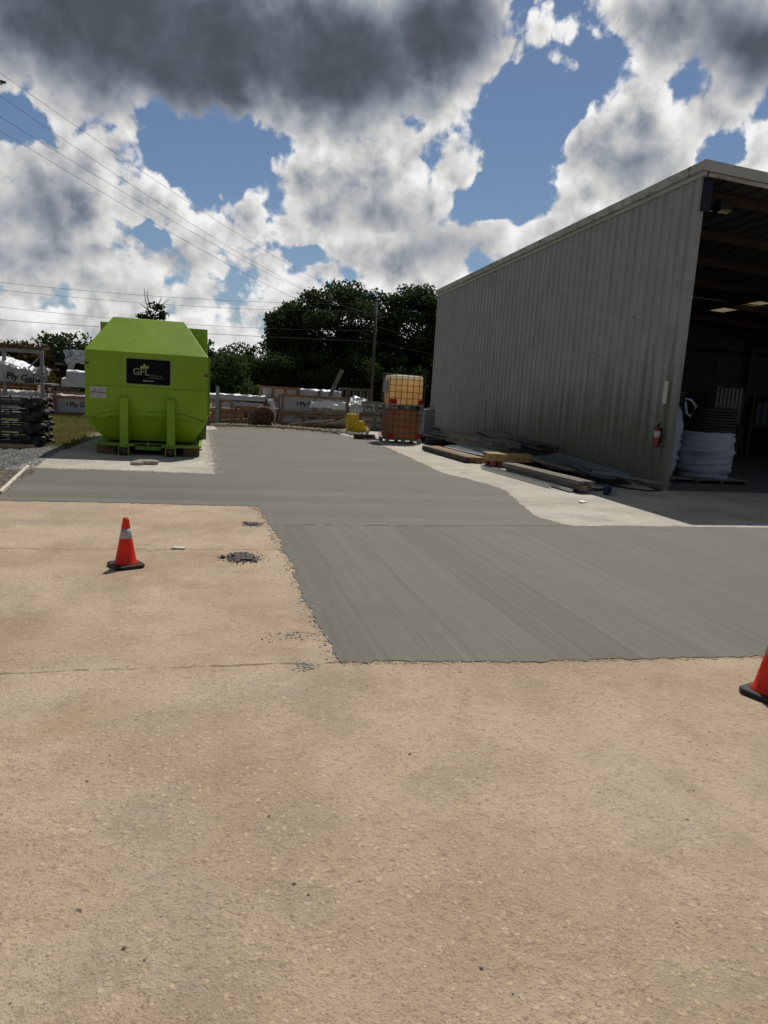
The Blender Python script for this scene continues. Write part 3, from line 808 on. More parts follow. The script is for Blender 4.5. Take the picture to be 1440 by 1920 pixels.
XD, UD = (1, 0, 0), (0, 0, 1)
text('GFL', .205, (dp(.145, 0)[0], yt, dz1 - .635 * DH), XD, UD, 'decal_grey', lp, 'brand_lettering', .003, .96)
for (u, v, ang, L, w_) in ((.405, .30, 90, .095, .028), (.35, .335, 140, .085, .028), (.465, .325, 38, .09, .030)):
    cx_, _, cz_ = dp(u, v); th = R(ang); ax = Vector((math.cos(th), 0, math.sin(th))); ay = Vector((-math.sin(th), 0, math.cos(th)))
    ce = Vector((cx_, yt, cz_)) + Vector((0, 0, .018 if ang == 90 else 0)); pts = []
    for k in range(12):
        f = k / 12 * 2 * math.pi; pts.append(ce + ax * (L / 2 * math.cos(f)) + ay * (w_ * math.sin(f) * abs(math.sin(f)) ** .4))
    MB().poly(pts).build('leaf_emblem', 'decal_green', lp)
text('GREEN FOR LIFE', .037, (dp(.515, 0)[0], yt, dz1 - .665 * DH), XD, UD, 'decal_grey', lp, 'tagline')
text('ENVIRONMENTAL', .038, (dp(.515, 0)[0], yt, dz1 - .755 * DH), XD, UD, 'decal_grey', lp, 'tagline')
text('gflenv.com', .052, (dp(.38, 0)[0], yt, dz1 - .885 * DH), XD, UD, 'decal_white', lp, 'web_address', .0012)
# warning sticker
st = sub(MB().box((-2.435, YF - .006, 1.205), (-2.11, YF - .001, 1.435)).build('warning_sticker', 'sticker', cp), cp)
MB().box((-2.42, YF - .009, 1.315), (-2.125, YF - .0065, 1.333)).build('stripe', 'sticker_red', st)
for i, (s_, x) in enumerate((('N', -2.365), ('2', -2.265), ('5', -2.205))):
    text(s_, .06, (x, YF - .0085, 1.353), XD, UD, 'print_black', st, 'lettering', .001)
for x, z in ((-2.41, 1.275), (-2.30, 1.265), (-2.25, 1.262)):
    MB().box((x, YF - .009, z), (x + .045, YF - .0065, z + .010)).build('print_line', 'print_black', st)
MB().box((X0 + .004, YF - .012, 1.90), (X0 + .085, YF - .001, 1.95)).build('reflector', 'reflector_red', cp)
MB().box((X1 - .085, YF - .012, 1.78), (X1 - .004, YF - .001, 1.83)).build('reflector', 'reflector_red', cp)
# right flank ribs and rear housing
for yy in (17.9, 19.4, 20.9):
    MB().box((X1, yy, .85), (X1 + .05, yy + .1, zs)).build('side_rib', 'green_paint', cp)
    MB().box((X0 - .05, yy, .85), (X0, yy + .1, zs)).build('side_rib', 'green_paint', cp)
MB().box((-.28, 18.3, .258), (-.02, 18.6, .80)).build('rear_strut', 'green_worn', cp)

# ------------------------------------------------------------------ the shed
XW, YN, YFAR = 9.28, 13.0, 29.45
zr = lambda x, y: 6.36 - .027 * (y - YN) - .045 * (x - XW)
XE = 31.0
sh = thing('warehouse_shed', (XW, YN, 0), 'grey ribbed steel shed with an open front and algae stained side wall', 'shed')
# side wall: overlapping ribbed sheets, three ribs each
def rib_profile(y0, y1, pitch, depth):
    ys = []; n = int(round((y1 - y0) / pitch))
    for i in range(n):
        b = y0 + i * pitch
        ys += [(b, 0), (b + pitch * .55, 0), (b + pitch * .66, depth), (b + pitch * .86, depth), (b + pitch * .97, 0)]
    return ys
PW = .914
npan = 18
for i in range(npan):
    y0 = YN + .06 + i * PW
    prof = rib_profile(y0, y0 + PW, PW / 3, .034) + [(y0 + PW + .01, 0)]
    mb = MB(); vs = []; fs = []
    o_ = .003 * (i % 2)
    for (yy, dd) in prof:
        vs += [(XW - dd - o_, yy, .012), (XW - dd - o_, yy, 2.9), (XW - dd - o_, yy, zr(XW, yy) - .12)]
    for kk in range(len(prof) - 1):
        fs += [(kk * 3, kk * 3 + 3, kk * 3 + 4, kk * 3 + 1), (kk * 3 + 1, kk * 3 + 4, kk * 3 + 5, kk * 3 + 2)]
    mb.add(vs, fs).build('wall_panel', 'shed_panel', sh)
# screw heads along the girts, too small to pick apart
mb = MB()
for zg in (.35, 1.9, 3.4, 4.8, 5.7):
    for i in range(npan * 3):
        yy = YN + .06 + (i + .30) * PW / 3; x_ = XW - .006
        mb.add([(x_ - .002, yy + .011 * math.cos(a_ * math.pi / 3), zg - .026 * (yy - YN) * zg / 6 + .011 * math.sin(a_ * math.pi / 3)) for a_ in range(6)] + [(x_ - .008, yy, zg - .026 * (yy - YN) * zg / 6)], [(a_, (a_ + 1) % 6, 6) for a_ in range(6)])
tag(mb.build('screw_heads', 'dark_steel', sh), kind='stuff')
# corner trims
MB().box((XW - .045, YN - .012, .012), (XW + .10, YN + .10, zr(XW, YN) - .1)).build('corner_trim', 'shed_panel', sh)
MB().box((XW - .045, YFAR + .03, .012), (XW + .10, YFAR + .11, zr(XW, YFAR) - .1)).build('corner_trim', 'shed_panel', sh)
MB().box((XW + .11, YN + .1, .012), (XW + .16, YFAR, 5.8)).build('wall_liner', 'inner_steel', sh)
# eave trim along the side (dirty) and the front fascia
def strip(y0, y1, x_, ztop, zbot, w_):
    mb = MB(); mb.add([(x_ - w_, y0, zbot(y0)), (x_, y0, zbot(y0)), (x_, y0, ztop(y0)), (x_ - w_, y0, ztop(y0)), (x_ - w_, y1, zbot(y1)), (x_, y1, zbot(y1)), (x_, y1, ztop(y1)), (x_ - w_, y1, ztop(y1))],
                     [(0, 1, 2, 3), (7, 6, 5, 4), (0, 4, 5, 1), (1, 5, 6, 2), (2, 6, 7, 3), (3, 7, 4, 0)]); return mb
ed = [YN - .16 + (YFAR + .32 - YN) * i / 5 for i in range(6)]
for i in range(5):
    strip(ed[i], ed[i + 1] - .004, XW - .01, lambda y: zr(XW, y) + .07, lambda y: zr(XW, y) - .105, .12).build('eave_trim', 'fascia', sh, bevel=.006)
    strip(ed[i] + .02, ed[i + 1] - .004, XW - .005, lambda y: zr(XW, y) - .108, lambda y: zr(XW, y) - .19, .055).build('lower_trim', 'fascia_front', sh)
nf = 6
for i in range(nf):
    x0_ = XW - .125 + i * (XE - XW) / nf; x1_ = XW - .125 + (i + 1) * (XE - XW) / nf - .004
    q = lambda x, dz, y: (x, y, zr(x, YN) + dz)
    MB().add([q(x0_, -.12, YN - .19), q(x1_, -.12, YN - .19), q(x1_, -.12, YN - .165), q(x0_, -.12, YN - .165), q(x0_, .075, YN - .19), q(x1_, .075, YN - .19), q(x1_, .075, YN - .165), q(x0_, .075, YN - .165)],
             [(0, 3, 2, 1), (4, 5, 6, 7), (0, 1, 5, 4), (1, 2, 6, 5), (2, 3, 7, 6), (3, 0, 4, 7)]).build('fascia', 'fascia_front', sh)
    MB().add([q(x0_ + .16, -.20, YN - .15), q(x1_, -.20, YN - .15), q(x1_, -.20, YN - .11), q(x0_ + .16, -.20, YN - .11), q(x0_ + .16, -.125, YN - .15), q(x1_, -.125, YN - .15), q(x1_, -.125, YN - .11), q(x0_ + .16, -.125, YN - .11)],
             [(0, 3, 2, 1), (4, 5, 6, 7), (0, 1, 5, 4), (1, 2, 6, 5), (2, 3, 7, 6), (3, 0, 4, 7)]).build('soffit_trim', 'fascia', sh)
# roof sheets with two translucent panels
def RP(px, py):
    r = ray(px, py); k1, k2 = -.045, -.027          # roof plane: z = 6.36 + k1 (x - XW) + k2 (y - YN)
    t = (6.36 - k1 * XW - k2 * YN - HCAM) / (r[2] - k1 * r[0] - k2 * r[1]); return r[0] * t, r[1] * t
SKL = []
for cx_, cy_, dx_ in ((1351, 580, 20), (1411, 568, 22)):
    x_, y_ = RP(cx_, cy_); SKL.append(((x_ - .5, x_ + .5), (y_ - .5, y_ + .5)))
xs_ = sorted([XW - .10, XE] + [v for a, b in SKL for v in a]); ys_ = sorted([YN - .14, YFAR + .14] + [v for a, b in SKL for v in b])
mb = MB()
for i in range(5):
    for j in range(5):
        xm, ym = (xs_[i] + xs_[i + 1]) / 2, (ys_[j] + ys_[j + 1]) / 2
        if any(a[0] < xm < a[1] and b[0] < ym < b[1] for a, b in SKL): continue
        mb.add([(x, y, zr(x, y) + dz) for dz in (-.02, .03) for x, y in ((xs_[i], ys_[j]), (xs_[i + 1], ys_[j]), (xs_[i + 1], ys_[j + 1]), (xs_[i], ys_[j + 1]))],
               [(0, 3, 2, 1), (4, 5, 6, 7), (0, 1, 5, 4), (1, 2, 6, 5), (2, 3, 7, 6), (3, 0, 4, 7)])
mb.build('roof', 'roof_steel', sh)
for a, b in SKL:
    MB().add([(x, y, zr(x, y) + .008) for x, y in ((a[0], b[0]), (a[1], b[0]), (a[1], b[1]), (a[0], b[1]))], [(0, 1, 2, 3)]).build('skylight', 'skylight_panel', sh)
# roof deck ribs seen from below, purlins, rafter
for i in range(15):
    x_ = XW + .35 + i * .45
    MB().beam((x_, YN - .08, zr(x_, YN - .08) - .035), (x_, YFAR, zr(x_, YFAR) - .035), .06, .03).build('roof_rib', 'inner_steel', sh)
for yy in (13.95, 16.3, 18.5, 20.8, 23.2, 25.9, 28.2):
    MB().beam((XW + .17, yy, zr(XW + .17, yy) - .16), (XE - .2, yy, zr(XE - .2, yy) - .16), .07, .21).build('purlin', 'purlin', sh)
for x_ in (17.0, 24.5):
    MB().beam((x_, YN + .3, zr(x_, YN + .3) - .42), (x_, YFAR - .2, zr(x_, YFAR - .2) - .42), .16, .3).build('rafter', 'inner_steel', sh)
    MB().box((x_ - .1, YFAR - .5, .012), (x_ + .1, YFAR - .3, 5.2)).build('column', 'inner_steel', sh)
MB().tube([(XW + .2, 21.6, 5.55), (20, 21.6, 5.30), (XE - .3, 21.6, 5.05)], .02, 6).build('conduit', 'galvanised', sh)
# rear wall, right wall
for i in range(24):
    x0_ = XW + .18 + i * .9
    mb = MB()
    if x0_ + .9 < XE:
        mb.box((x0_, YFAR - .02, 2.5), (x0_ + .86, YFAR + .02, zr(x0_ + .9, YFAR) - .05)); mb.box((x0_ + .86, YFAR - .05, 2.5), (x0_ + .90, YFAR + .02, zr(x0_ + .9, YFAR) - .05))
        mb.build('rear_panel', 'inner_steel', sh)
MB().box((XW + .12, YFAR - .12, 4.35), (XE, YFAR - .06, 4.55)).build('girt', 'dark_steel', sh)
MB().box((XW + .12, YFAR - .12, 2.40), (XE, YFAR - .06, 2.52)).build('girt', 'dark_steel', sh)
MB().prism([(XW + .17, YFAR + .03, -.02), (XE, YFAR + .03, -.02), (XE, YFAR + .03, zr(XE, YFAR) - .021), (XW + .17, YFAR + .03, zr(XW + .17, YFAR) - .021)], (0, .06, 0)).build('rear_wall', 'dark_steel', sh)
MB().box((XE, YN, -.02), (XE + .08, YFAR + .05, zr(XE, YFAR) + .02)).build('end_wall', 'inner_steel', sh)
# bits on the wall
xt = XW - .04
a = AX(1250, 715, xt); b = AX(1243, 757, xt)
MB().box((xt - .012, a.y - .07, b.z), (xt + .02, a.y + .05, a.z)).build('faded_sign', 'label_paper', sh)
a = AX(816, 803, xt); bb = AX(828, 803, xt)
MB().tube([(xt + .04, 28.6, a.z), (xt - .10, 28.6, a.z), (xt - .12, 28.2, a.z), (xt - .12, 27.7, a.z - .02)], .035, 8).build('pipe_stub', 'dark_steel', sh)
MB().box((XW + .02, YN - .05, 5.55), (XW + .22, YN + .05, 6.16)).build('tarp_scrap', 'blue_tarp', sh)
# flood lamp near the corner
fl = AY(1352, 388, 13.55)
lampt = thing('flood_lamp', (fl.x, fl.y, fl.z), 'boxy dark flood lamp with pale lens under the shed roof edge', 'lamp')
mb = MB(); mb.prism([(fl.x - .13, fl.y - .16, fl.z - .10), (fl.x - .13, fl.y + .14, fl.z - .13), (fl.x - .13, fl.y + .16, fl.z + .02), (fl.x - .13, fl.y + .02, fl.z + .14), (fl.x - .13, fl.y - .14, fl.z + .10)], (.30, 0, 0))
mb.build('housing', 'dark_steel', lampt, bevel=.01)
MB().add([(fl.x - .10, fl.y - .172, fl.z - .09), (fl.x + .14, fl.y - .172, fl.z - .09), (fl.x + .14, fl.y - .02, fl.z - .135), (fl.x - .10, fl.y - .02, fl.z - .135)], [(0, 1, 2, 3)]).build('lens', 'lamp_lens', lampt)
MB().tube([(XW + .05, fl.y + .08, fl.z - .08), (fl.x, fl.y + .08, fl.z - .08)], .02, 8).build('arm', 'galvanised', lampt)
# extinguisher
e0 = AX(1231, 838, XW - .10)
ex = thing('fire_extinguisher', (XW - .115, e0.y, e0.z), 'red fire extinguisher hung on the corner of the shed wall', 'fire extinguisher')
c0 = (XW - .12, e0.y, e0.z)
MB().lathe([(.05, 0), (.066, .012), (.068, .03), (.068, .33), (.055, .37), (.03, .395), (.022, .41)], c0, 20).build('cylinder', 'extinguisher_red', ex, True)
MB().lathe([(.0688, .20), (.0688, .33)], c0, 20).build('label_band', 'label_paper', ex, True)
MB().box((c0[0] - .02, c0[1] - .02, c0[2] + .40), (c0[0] + .02, c0[1] + .02, c0[2] + .46)).build('valve', 'dark_steel', ex)
MB().beam((c0[0], c0[1] + .03, c0[2] + .46), (c0[0], c0[1] - .10, c0[2] + .50), .025, .015).build('handle', 'dark_steel', ex)
MB().tube([(c0[0], c0[1] + .03, c0[2] + .43), (c0[0], c0[1] + .09, c0[2] + .40), (c0[0] - .02, c0[1] + .10, c0[2] + .25), (c0[0] - .02, c0[1] + .085, c0[2] + .15)], .012, 6).build('hose', 'dark_steel', ex, True)
MB().box((c0[0] + .05, c0[1] - .03, c0[2] + .1), (XW + .0, c0[1] + .03, c0[2] + .40)).build('bracket', 'dark_steel', ex)

# ------------------------------------------------------------------ inside the shed
def pallet(x, y, label, w=1.25, dd=1.1, group='pallets inside the shed'):
    t = thing('wooden_pallet', (x, y, 0), label, 'pallet', group)
    for i in range(6):
        yy = y - dd / 2 + i * dd / 5.6
        MB().box((x - w / 2, yy, .10), (x + w / 2, yy + .12, .122)).build('deck_board', 'wood_grey_x', t)
    for i in range(3):
        xx = x - w / 2 + i * (w - .1) / 2
        MB().box((xx, y - dd / 2, .02), (xx + .1, y + dd / 2 + .1, .099)).build('stringer', 'wood_dark', t)
    return t
pallet(10.45, 14.95, 'pallet under the tall white sack against the shed wall', 1.3)
pallet(11.75, 14.85, 'pallet under the wide white sack with black coil', 1.45)
def sack(x, y, r, ztop, zcoil, label, seed, nturn, logo=False, name='pipe_sack'):
    t = thing(name, (x, y, .122), label, 'sack', 'wrapped coils inside the shed')
    rg = random.Random(seed); prof = []
    zz = .124; nz = 26
    for i in range(nz + 1):
        f = i / nz; bul = r * (1 - .10 * (2 * f - 1) ** 4) - .05 * (1 - f) ** 6
        prof.append((bul + rg.uniform(-.022, .022), zz + (ztop - zz) * f - .0))
    ph = [rg.random() * 6 for _ in range(nz + 1)]
    jit = lambda i, k: .022 * math.sin(k * .5 + ph[i]) + .012 * math.sin(k * 1.7 + ph[i] * 2)
    MB().lathe(prof, (x, y, 0), 40, jit).build('sack_cloth', 'bag_white', t, True)
    co = sub(MB().lathe([(r * .90, ztop - .05), (r * .92, ztop), (r * .90, zcoil - .02), (r * .5, zcoil)], (x, y, 0), 30).build('coil_core', 'coil_black', t, True), t)
    for i in range(nturn):
        z = ztop + .03 + i * (zcoil - ztop - .05) / nturn; rr = r * (.93 + rg.uniform(-.02, .03)); ox, oy = rg.uniform(-.015, .015), rg.uniform(-.015, .015)
        MB().tube([(x + ox + rr * math.cos(2 * math.pi * k / 32), y + oy + rr * math.sin(2 * math.pi * k / 32), z) for k in range(33)], .034, 7, False).build('hose_turn', 'coil_black', co, True)
    return t
s1 = sack(11.62, 14.92, .66, 1.22, 1.80, 'wide white sack holding a black hose coil on a pallet', 2, 8)
s2 = sack(10.28, 15.0, .58, 1.80, 2.15, 'tall white sack of coiled hose tucked behind the shed wall edge', 3, 5)
# sack print
mk = AY(1312, 850, 14.92 - .69)
text('ADS', .10, (mk.x - .09, 14.92 - .715, mk.z - .01), (1, 0, 0), UD, 'print_black', s1, 'print')
MB().box((mk.x - .12, 14.92 - .717, mk.z - .07), (mk.x + .14, 14.92 - .713, mk.z - .035)).build('print_line', 'print_green', s1)
# sack handle loop
hl = AY(1285, 790, 14.5)
MB().tube([(hl.x - .12, 14.45, 1.95), (hl.x + .02, 14.42, 1.92), (hl.x + .20, 14.45, 1.78), (hl.x + .05, 14.44, 1.55), (hl.x - .04, 14.45, 1.62), (hl.x - .10, 14.46, 1.88)], .03, 6).build('loop', 'bag_white', s2, True)
# racks at the back with standing sheets
def rack(x, y, w, h, label):
    t = thing('storage_rack', (x, y, 0), label, 'rack', 'storage racks inside the shed')
    for xx in (x, x + w):
        for yy in (y, y + 1.0):
            MB().box((xx - .05, yy - .04, .012), (xx + .05, yy + .04, h)).build('upright', 'orange_rack', t)
    for z in (1.2, h - .15)[:1]:
        for yy in (y, y + 1.0):
            MB().box((x + .05, yy - .03, z), (x + w - .05, yy + .03, z + .12)).build('shelf_beam', 'orange_rack', t)
    return t
rack(17.1, 23.5, 2.6, 2.5, 'orange rack with standing pale sheets inside the dark shed')
rack(20.2, 23.5, 2.8, 2.4, 'orange rack beside the shed rear wall holding dark goods')
for i in range(7):
    x_ = 18.5 + i * .17
    o = MB().box((x_, 23.46, 1.322), (x_ + .11, 23.9, 2.62 - .02 * (i % 3))).build('standing_sheet', 'white_sheet')
    tag(o, 'tall pale sheet leaning upright among others in the shed', 'sheet', 'standing sheets in the shed'); recentre(o)
for i in range(9):
    x_ = 20.3 + i * .28
    o = MB().box((x_, 23.4, 1.33), (x_ + .22, 24.2, 2.1 + .08 * (i % 4))).build('boxed_goods', 'inner_steel')
    tag(o, 'dark narrow carton standing on the shed rack shelf', 'carton', 'cartons on the shed rack'); recentre(o)

# ------------------------------------------------------------------ timber and metal along the wall
def board(name, p0, p1, w, h, mat, label, cat, group=None, ends=None):
    o = MB().beam(p0, p1, w, h).build(name, mat, bevel=min(w, h) * .06); tag(o, label, cat, group); recentre(o); return o
def bundle(name, p0, p1, nx, nz, w, h, mats, label, cat, seed, z0=.02, side=1, group=None, jitter=.12, gap=.004):
    """a strapped bundle: every plank is a part"""
    rg = random.Random(seed); p0, p1 = Vector(p0), Vector(p1); t = (p1 - p0).normalized(); sd = Vector((-t.y, t.x, 0)) * side
    th = thing(name, ((p0.x + p1.x) / 2, (p0.y + p1.y) / 2, 0), label, cat, group)
    for i in range(nx):
        for j in range(nz):
            a = p0 + sd * (w * (i + .5) + gap * i) + t * rg.uniform(-jitter, jitter); b = p1 + sd * (w * (i + .5) + gap * i) + t * rg.uniform(-jitter, jitter)
            z = z0 + h * (j + .5) + gap * j
            e1, e2 = rg.uniform(-.012, .012), rg.uniform(-.012, .012)
            MB().beam((a.x + e1, a.y, z), (b.x + e2, b.y, z), w * rg.uniform(.93, .99), h * rg.uniform(.95, 1.0)).build('plank', rg.choice(mats), th, bevel=.003)
    return th
zz_ = lambda a, b, z=0: G(800 + a / 3.273, 780 + b / 3.273, z)
# e: long grey timbers, nearest the camera
bundle('timber_bundle', (6.98, 15.35, 0), (7.20, 12.25, 0), 2, 2, .16, .09, ['wood_grey'], 'long weathered grey timbers stacked two high beside the silver rails', 'timber', 41, z0=.06, side=-1, jitter=.10)
for i, yy in enumerate((12.6, 14.0, 15.2)):
    x_ = 7.2 - (yy - 12.25) * .07
    o = MB().box((x_ - .28 + .25, yy, .012), (x_ + .55, yy + .1, .058)).build('bearer', 'wood_dark'); tag(o, 'dark timber bearer under the weathered grey timbers', 'bearer', 'bearers under the grey timbers'); recentre(o)
# straps on the bundle
# d: short yellow bundle on bricks
bundle('timber_bundle', (6.75, 16.55, 0), (7.9, 16.35, 0), 4, 2, .155, .09, ['wood_tan'], 'short bright yellow timbers laid crosswise on red blocks', 'timber', 42, z0=.16, side=1, jitter=.03)
for i, (x, y) in enumerate(((6.92, 16.62), (7.06, 16.60), (6.93, 16.98), (7.65, 16.55), (7.66, 16.9))):
    o = MB().box((x, y, .012), (x + .10, y + .20, .159)).build('brick', 'brick_red', bevel=.004); tag(o, 'red block propping up the yellow timbers', 'block', 'red blocks under the yellow timbers'); recentre(o)
# b: brown beam with silver trims on it
bundle('timber_bundle', (6.85, 20.8, 0), (7.0, 17.35, 0), 4, 1, .13, .14, ['wood_grey', 'wood_brown', 'wood_dark'], 'broad brown timbers under loose silver trims next to the wall', 'timber', 43, z0=.02, side=-1, jitter=.04)
rg = random.Random(44)
for i in range(7):
    a = Vector((6.95 + .09 * i, 20.6 - .3 * rg.random(), .175 + .012 * i)); b = Vector((7.05 + .12 * i + rg.uniform(-.15, .15), 17.6 + .5 * rg.random(), .18 + .012 * i))
    mb = MB(); mb.beam(a, b, .085, .008); mb.beam(a + Vector((.04, 0, .016)), b + Vector((.04, 0, .016)), .008, .03)
    o = mb.build('metal_trim', 'galvanised'); tag(o, 'thin bent silver trim lying across the broad brown timbers', 'metal trim', 'silver trims on the brown timbers'); recentre(o)
# c: pile of grey logs against the wall
bundle('timber_bundle', (8.35, 22.8, 0), (8.45, 18.6, 0), 2, 2, .34, .15, ['wood_grey'], 'high pile of long grey timbers close against the ribbed wall', 'timber', 45, z0=.20, side=-1, jitter=.25)
for i, (x, y0, y1, z) in enumerate(((8.75, 22.6, 18.0, .56), (8.95, 22.9, 17.6, .50), (8.9, 22.2, 17.2, .60), (8.6, 21.5, 17.5, .53), (9.05, 22, 17.0, .42))):
    o = MB().tube([(x, y0, z), (x + .05, y1, z - .06 - .02 * i)], .05, 8).build('pipe', 'black_pad', smooth=True); tag(o, 'black pipe lying on the grey timber pile by the wall', 'pipe', 'black pipes on the timber pile'); recentre(o)
for i, yy in enumerate((18.9, 20.6, 22.2)):
    o = MB().box((8.25, yy, .012), (9.15, yy + .12, .199)).build('bearer', 'wood_dark'); tag(o, 'dark bearer under the high grey timber pile', 'bearer', 'bearers under the high timber pile'); recentre(o)
wr = bundle('wrapped_trim', (7.95, 21.2, 0), (8.0, 18.9, 0), 1, 1, .24, .16, ['wrap_grey'], 'grey wrapped roll of trim between the brown timbers and grey pile', 'bundle', 46, z0=.25, side=-1, jitter=.0)
# a: far flat trims
for i in range(6):
    o = MB().beam((7.35 + i * .22, 25.9 - .2 * i, .22 + .03 * i), (7.5 + i * .24, 22.6 + .1 * i, .22 + .03 * i), .20, .02).build('flat_sheet', 'bluish_sheet' if i % 2 else 'wood_dark')
    tag(o, 'flat narrow metal sheet on the far pile beside the stacked totes', 'metal sheet', 'sheets on the far pile'); recentre(o)
for yy in (23.2, 25.0):
    o = MB().box((7.2, yy, .012), (8.8, yy + .14, .205)).build('bearer', 'wood_dark'); tag(o, 'dark bearer under the far pile of sheets', 'bearer', 'bearers under the far pile'); recentre(o)
# f: silver rails on the apron
for i, (a, b) in enumerate((((6.42, 16.05), (6.62, 12.85)), ((6.62, 15.9), (6.78, 12.30)))):
    mb = MB(); a = Vector((*a, .03)); b = Vector((*b, .03))
    mb.beam(a, b, .07, .008); mb.beam(a + Vector((.033, 0, .02)), b + Vector((.033, 0, .02)), .006, .05); mb.beam(a + Vector((-.033, 0, .02)), b + Vector((-.033, 0, .02)), .006, .05)
    o = mb.build('steel_channel', 'galvanised'); tag(o, ['outer silver steel channel lying on the pale apron', 'inner silver steel channel lying against the grey timbers'][i], 'steel channel'); recentre(o)
# g: bluish sheets leaning by the wall
rg = random.Random(47)
for i in range(8):
    a = Vector((7.95 + .13 * i, 17.2 - .25 * rg.random(), .22 + .02 * i)); b = Vector((8.05 + .10 * i + rg.uniform(-.05, .05), 13.3 + .35 * rg.random() + (.5 if i == 0 else 0), .16 + .012 * i))
    mb = MB(); mb.beam(a, b, .17, .007); mb.beam(a + Vector((.085, 0, .012)), b + Vector((.085, 0, .012)), .006, .03)
    o = mb.build('metal_flashing', 'bluish_sheet'); tag(o, 'long bluish metal flashing piled between the grey timbers and wall', 'metal flashing', 'bluish flashings by the wall'); recentre(o)
for i, yy in enumerate((13.9, 15.4, 16.8)):
    o = MB().box((7.8, yy, .012), (9.1, yy + .1, .145)).build('bearer', 'wood_dark'); tag(o, 'dark bearer under the bluish flashings', 'bearer', 'bearers under the flashings'); recentre(o)
rg = random.Random(48)
for i in range(16):
    y0_ = rg.uniform(13.6, 22.0); L_ = rg.uniform(.9, 2.6); x_ = rg.uniform(7.6, 8.7); an = rg.gauss(0, .14); z_ = rg.uniform(.20, .34)
    k_ = rg.random()
    w_, h_ = (rg.uniform(.08, .16), .035) if k_ < .6 else (.06, .02)
    mt = rg.choice(['wood_grey', 'wood_dark', 'wood_brown']) if k_ < .6 else rg.choice(['galvanised', 'black_pad', 'bluish_sheet'])
    p_ = Vector((x_, y0_, z_)); q_ = p_ + Vector((math.sin(an) * L_, -math.cos(an) * L_, rg.uniform(-.12, .02)))
    o = MB().beam(p_, q_, w_, h_).build('loose_board' if k_ < .6 else 'loose_trim', mt); tag(o, 'loose weathered board tossed on the piles by the wall' if k_ < .6 else 'loose metal strip tossed on the piles by the wall', 'board' if k_ < .6 else 'metal trim', 'loose boards on the piles' if k_ < .6 else 'loose strips on the piles'); recentre(o)
# h: bucket scraps
o = MB().lathe([(.07, 0), (.08, .14), (.085, .15), (.075, .152)], (7.42, 12.10, .012), 18).build('bucket', 'blue_plastic', smooth=True); tag(o, 'small blue bucket at the end of the grey timbers', 'bucket')
mb = MB()
for i in range(6): mb.add([(7.42 + .035 * i, 12.0 + .01 * i, .012 + .0 * i), (7.46 + .035 * i, 12.0 + .01 * i, .012), (7.47 + .035 * i, 12.12, .10 + .03 * math.sin(i * .6)), (7.43 + .035 * i, 12.12, .10 + .03 * math.sin(i * .6 - .6))], [(0, 1, 2, 3)])
o = mb.build('bent_scrap', 'white_sheet'); tag(o, 'bent white metal scrap lying beside the blue bucket', 'scrap'); recentre(o)
pc = G(1089, 943); mb = MB(); rg = random.Random(50)
for i in range(3): mb.stone((pc.x + rg.uniform(-.06, .06), pc.y + rg.uniform(-.03, .03), .02), .06, rg, .5)
o = mb.build('crumpled_paper', 'paper'); tag(o, 'crumpled white paper lying on the pale apron', 'paper'); recentre(o)
MBh = MB().tube([(9.2, 13.4, .03), (9.15, 12.9, .025), (8.8, 12.75, .022), (8.5, 13.0, .022), (8.3, 13.5, .03)], .018, 6)
o = MBh.build('hose', 'dark_steel', smooth=True); tag(o, 'thin dark hose curled at the foot of the shed corner', 'hose'); recentre(o)

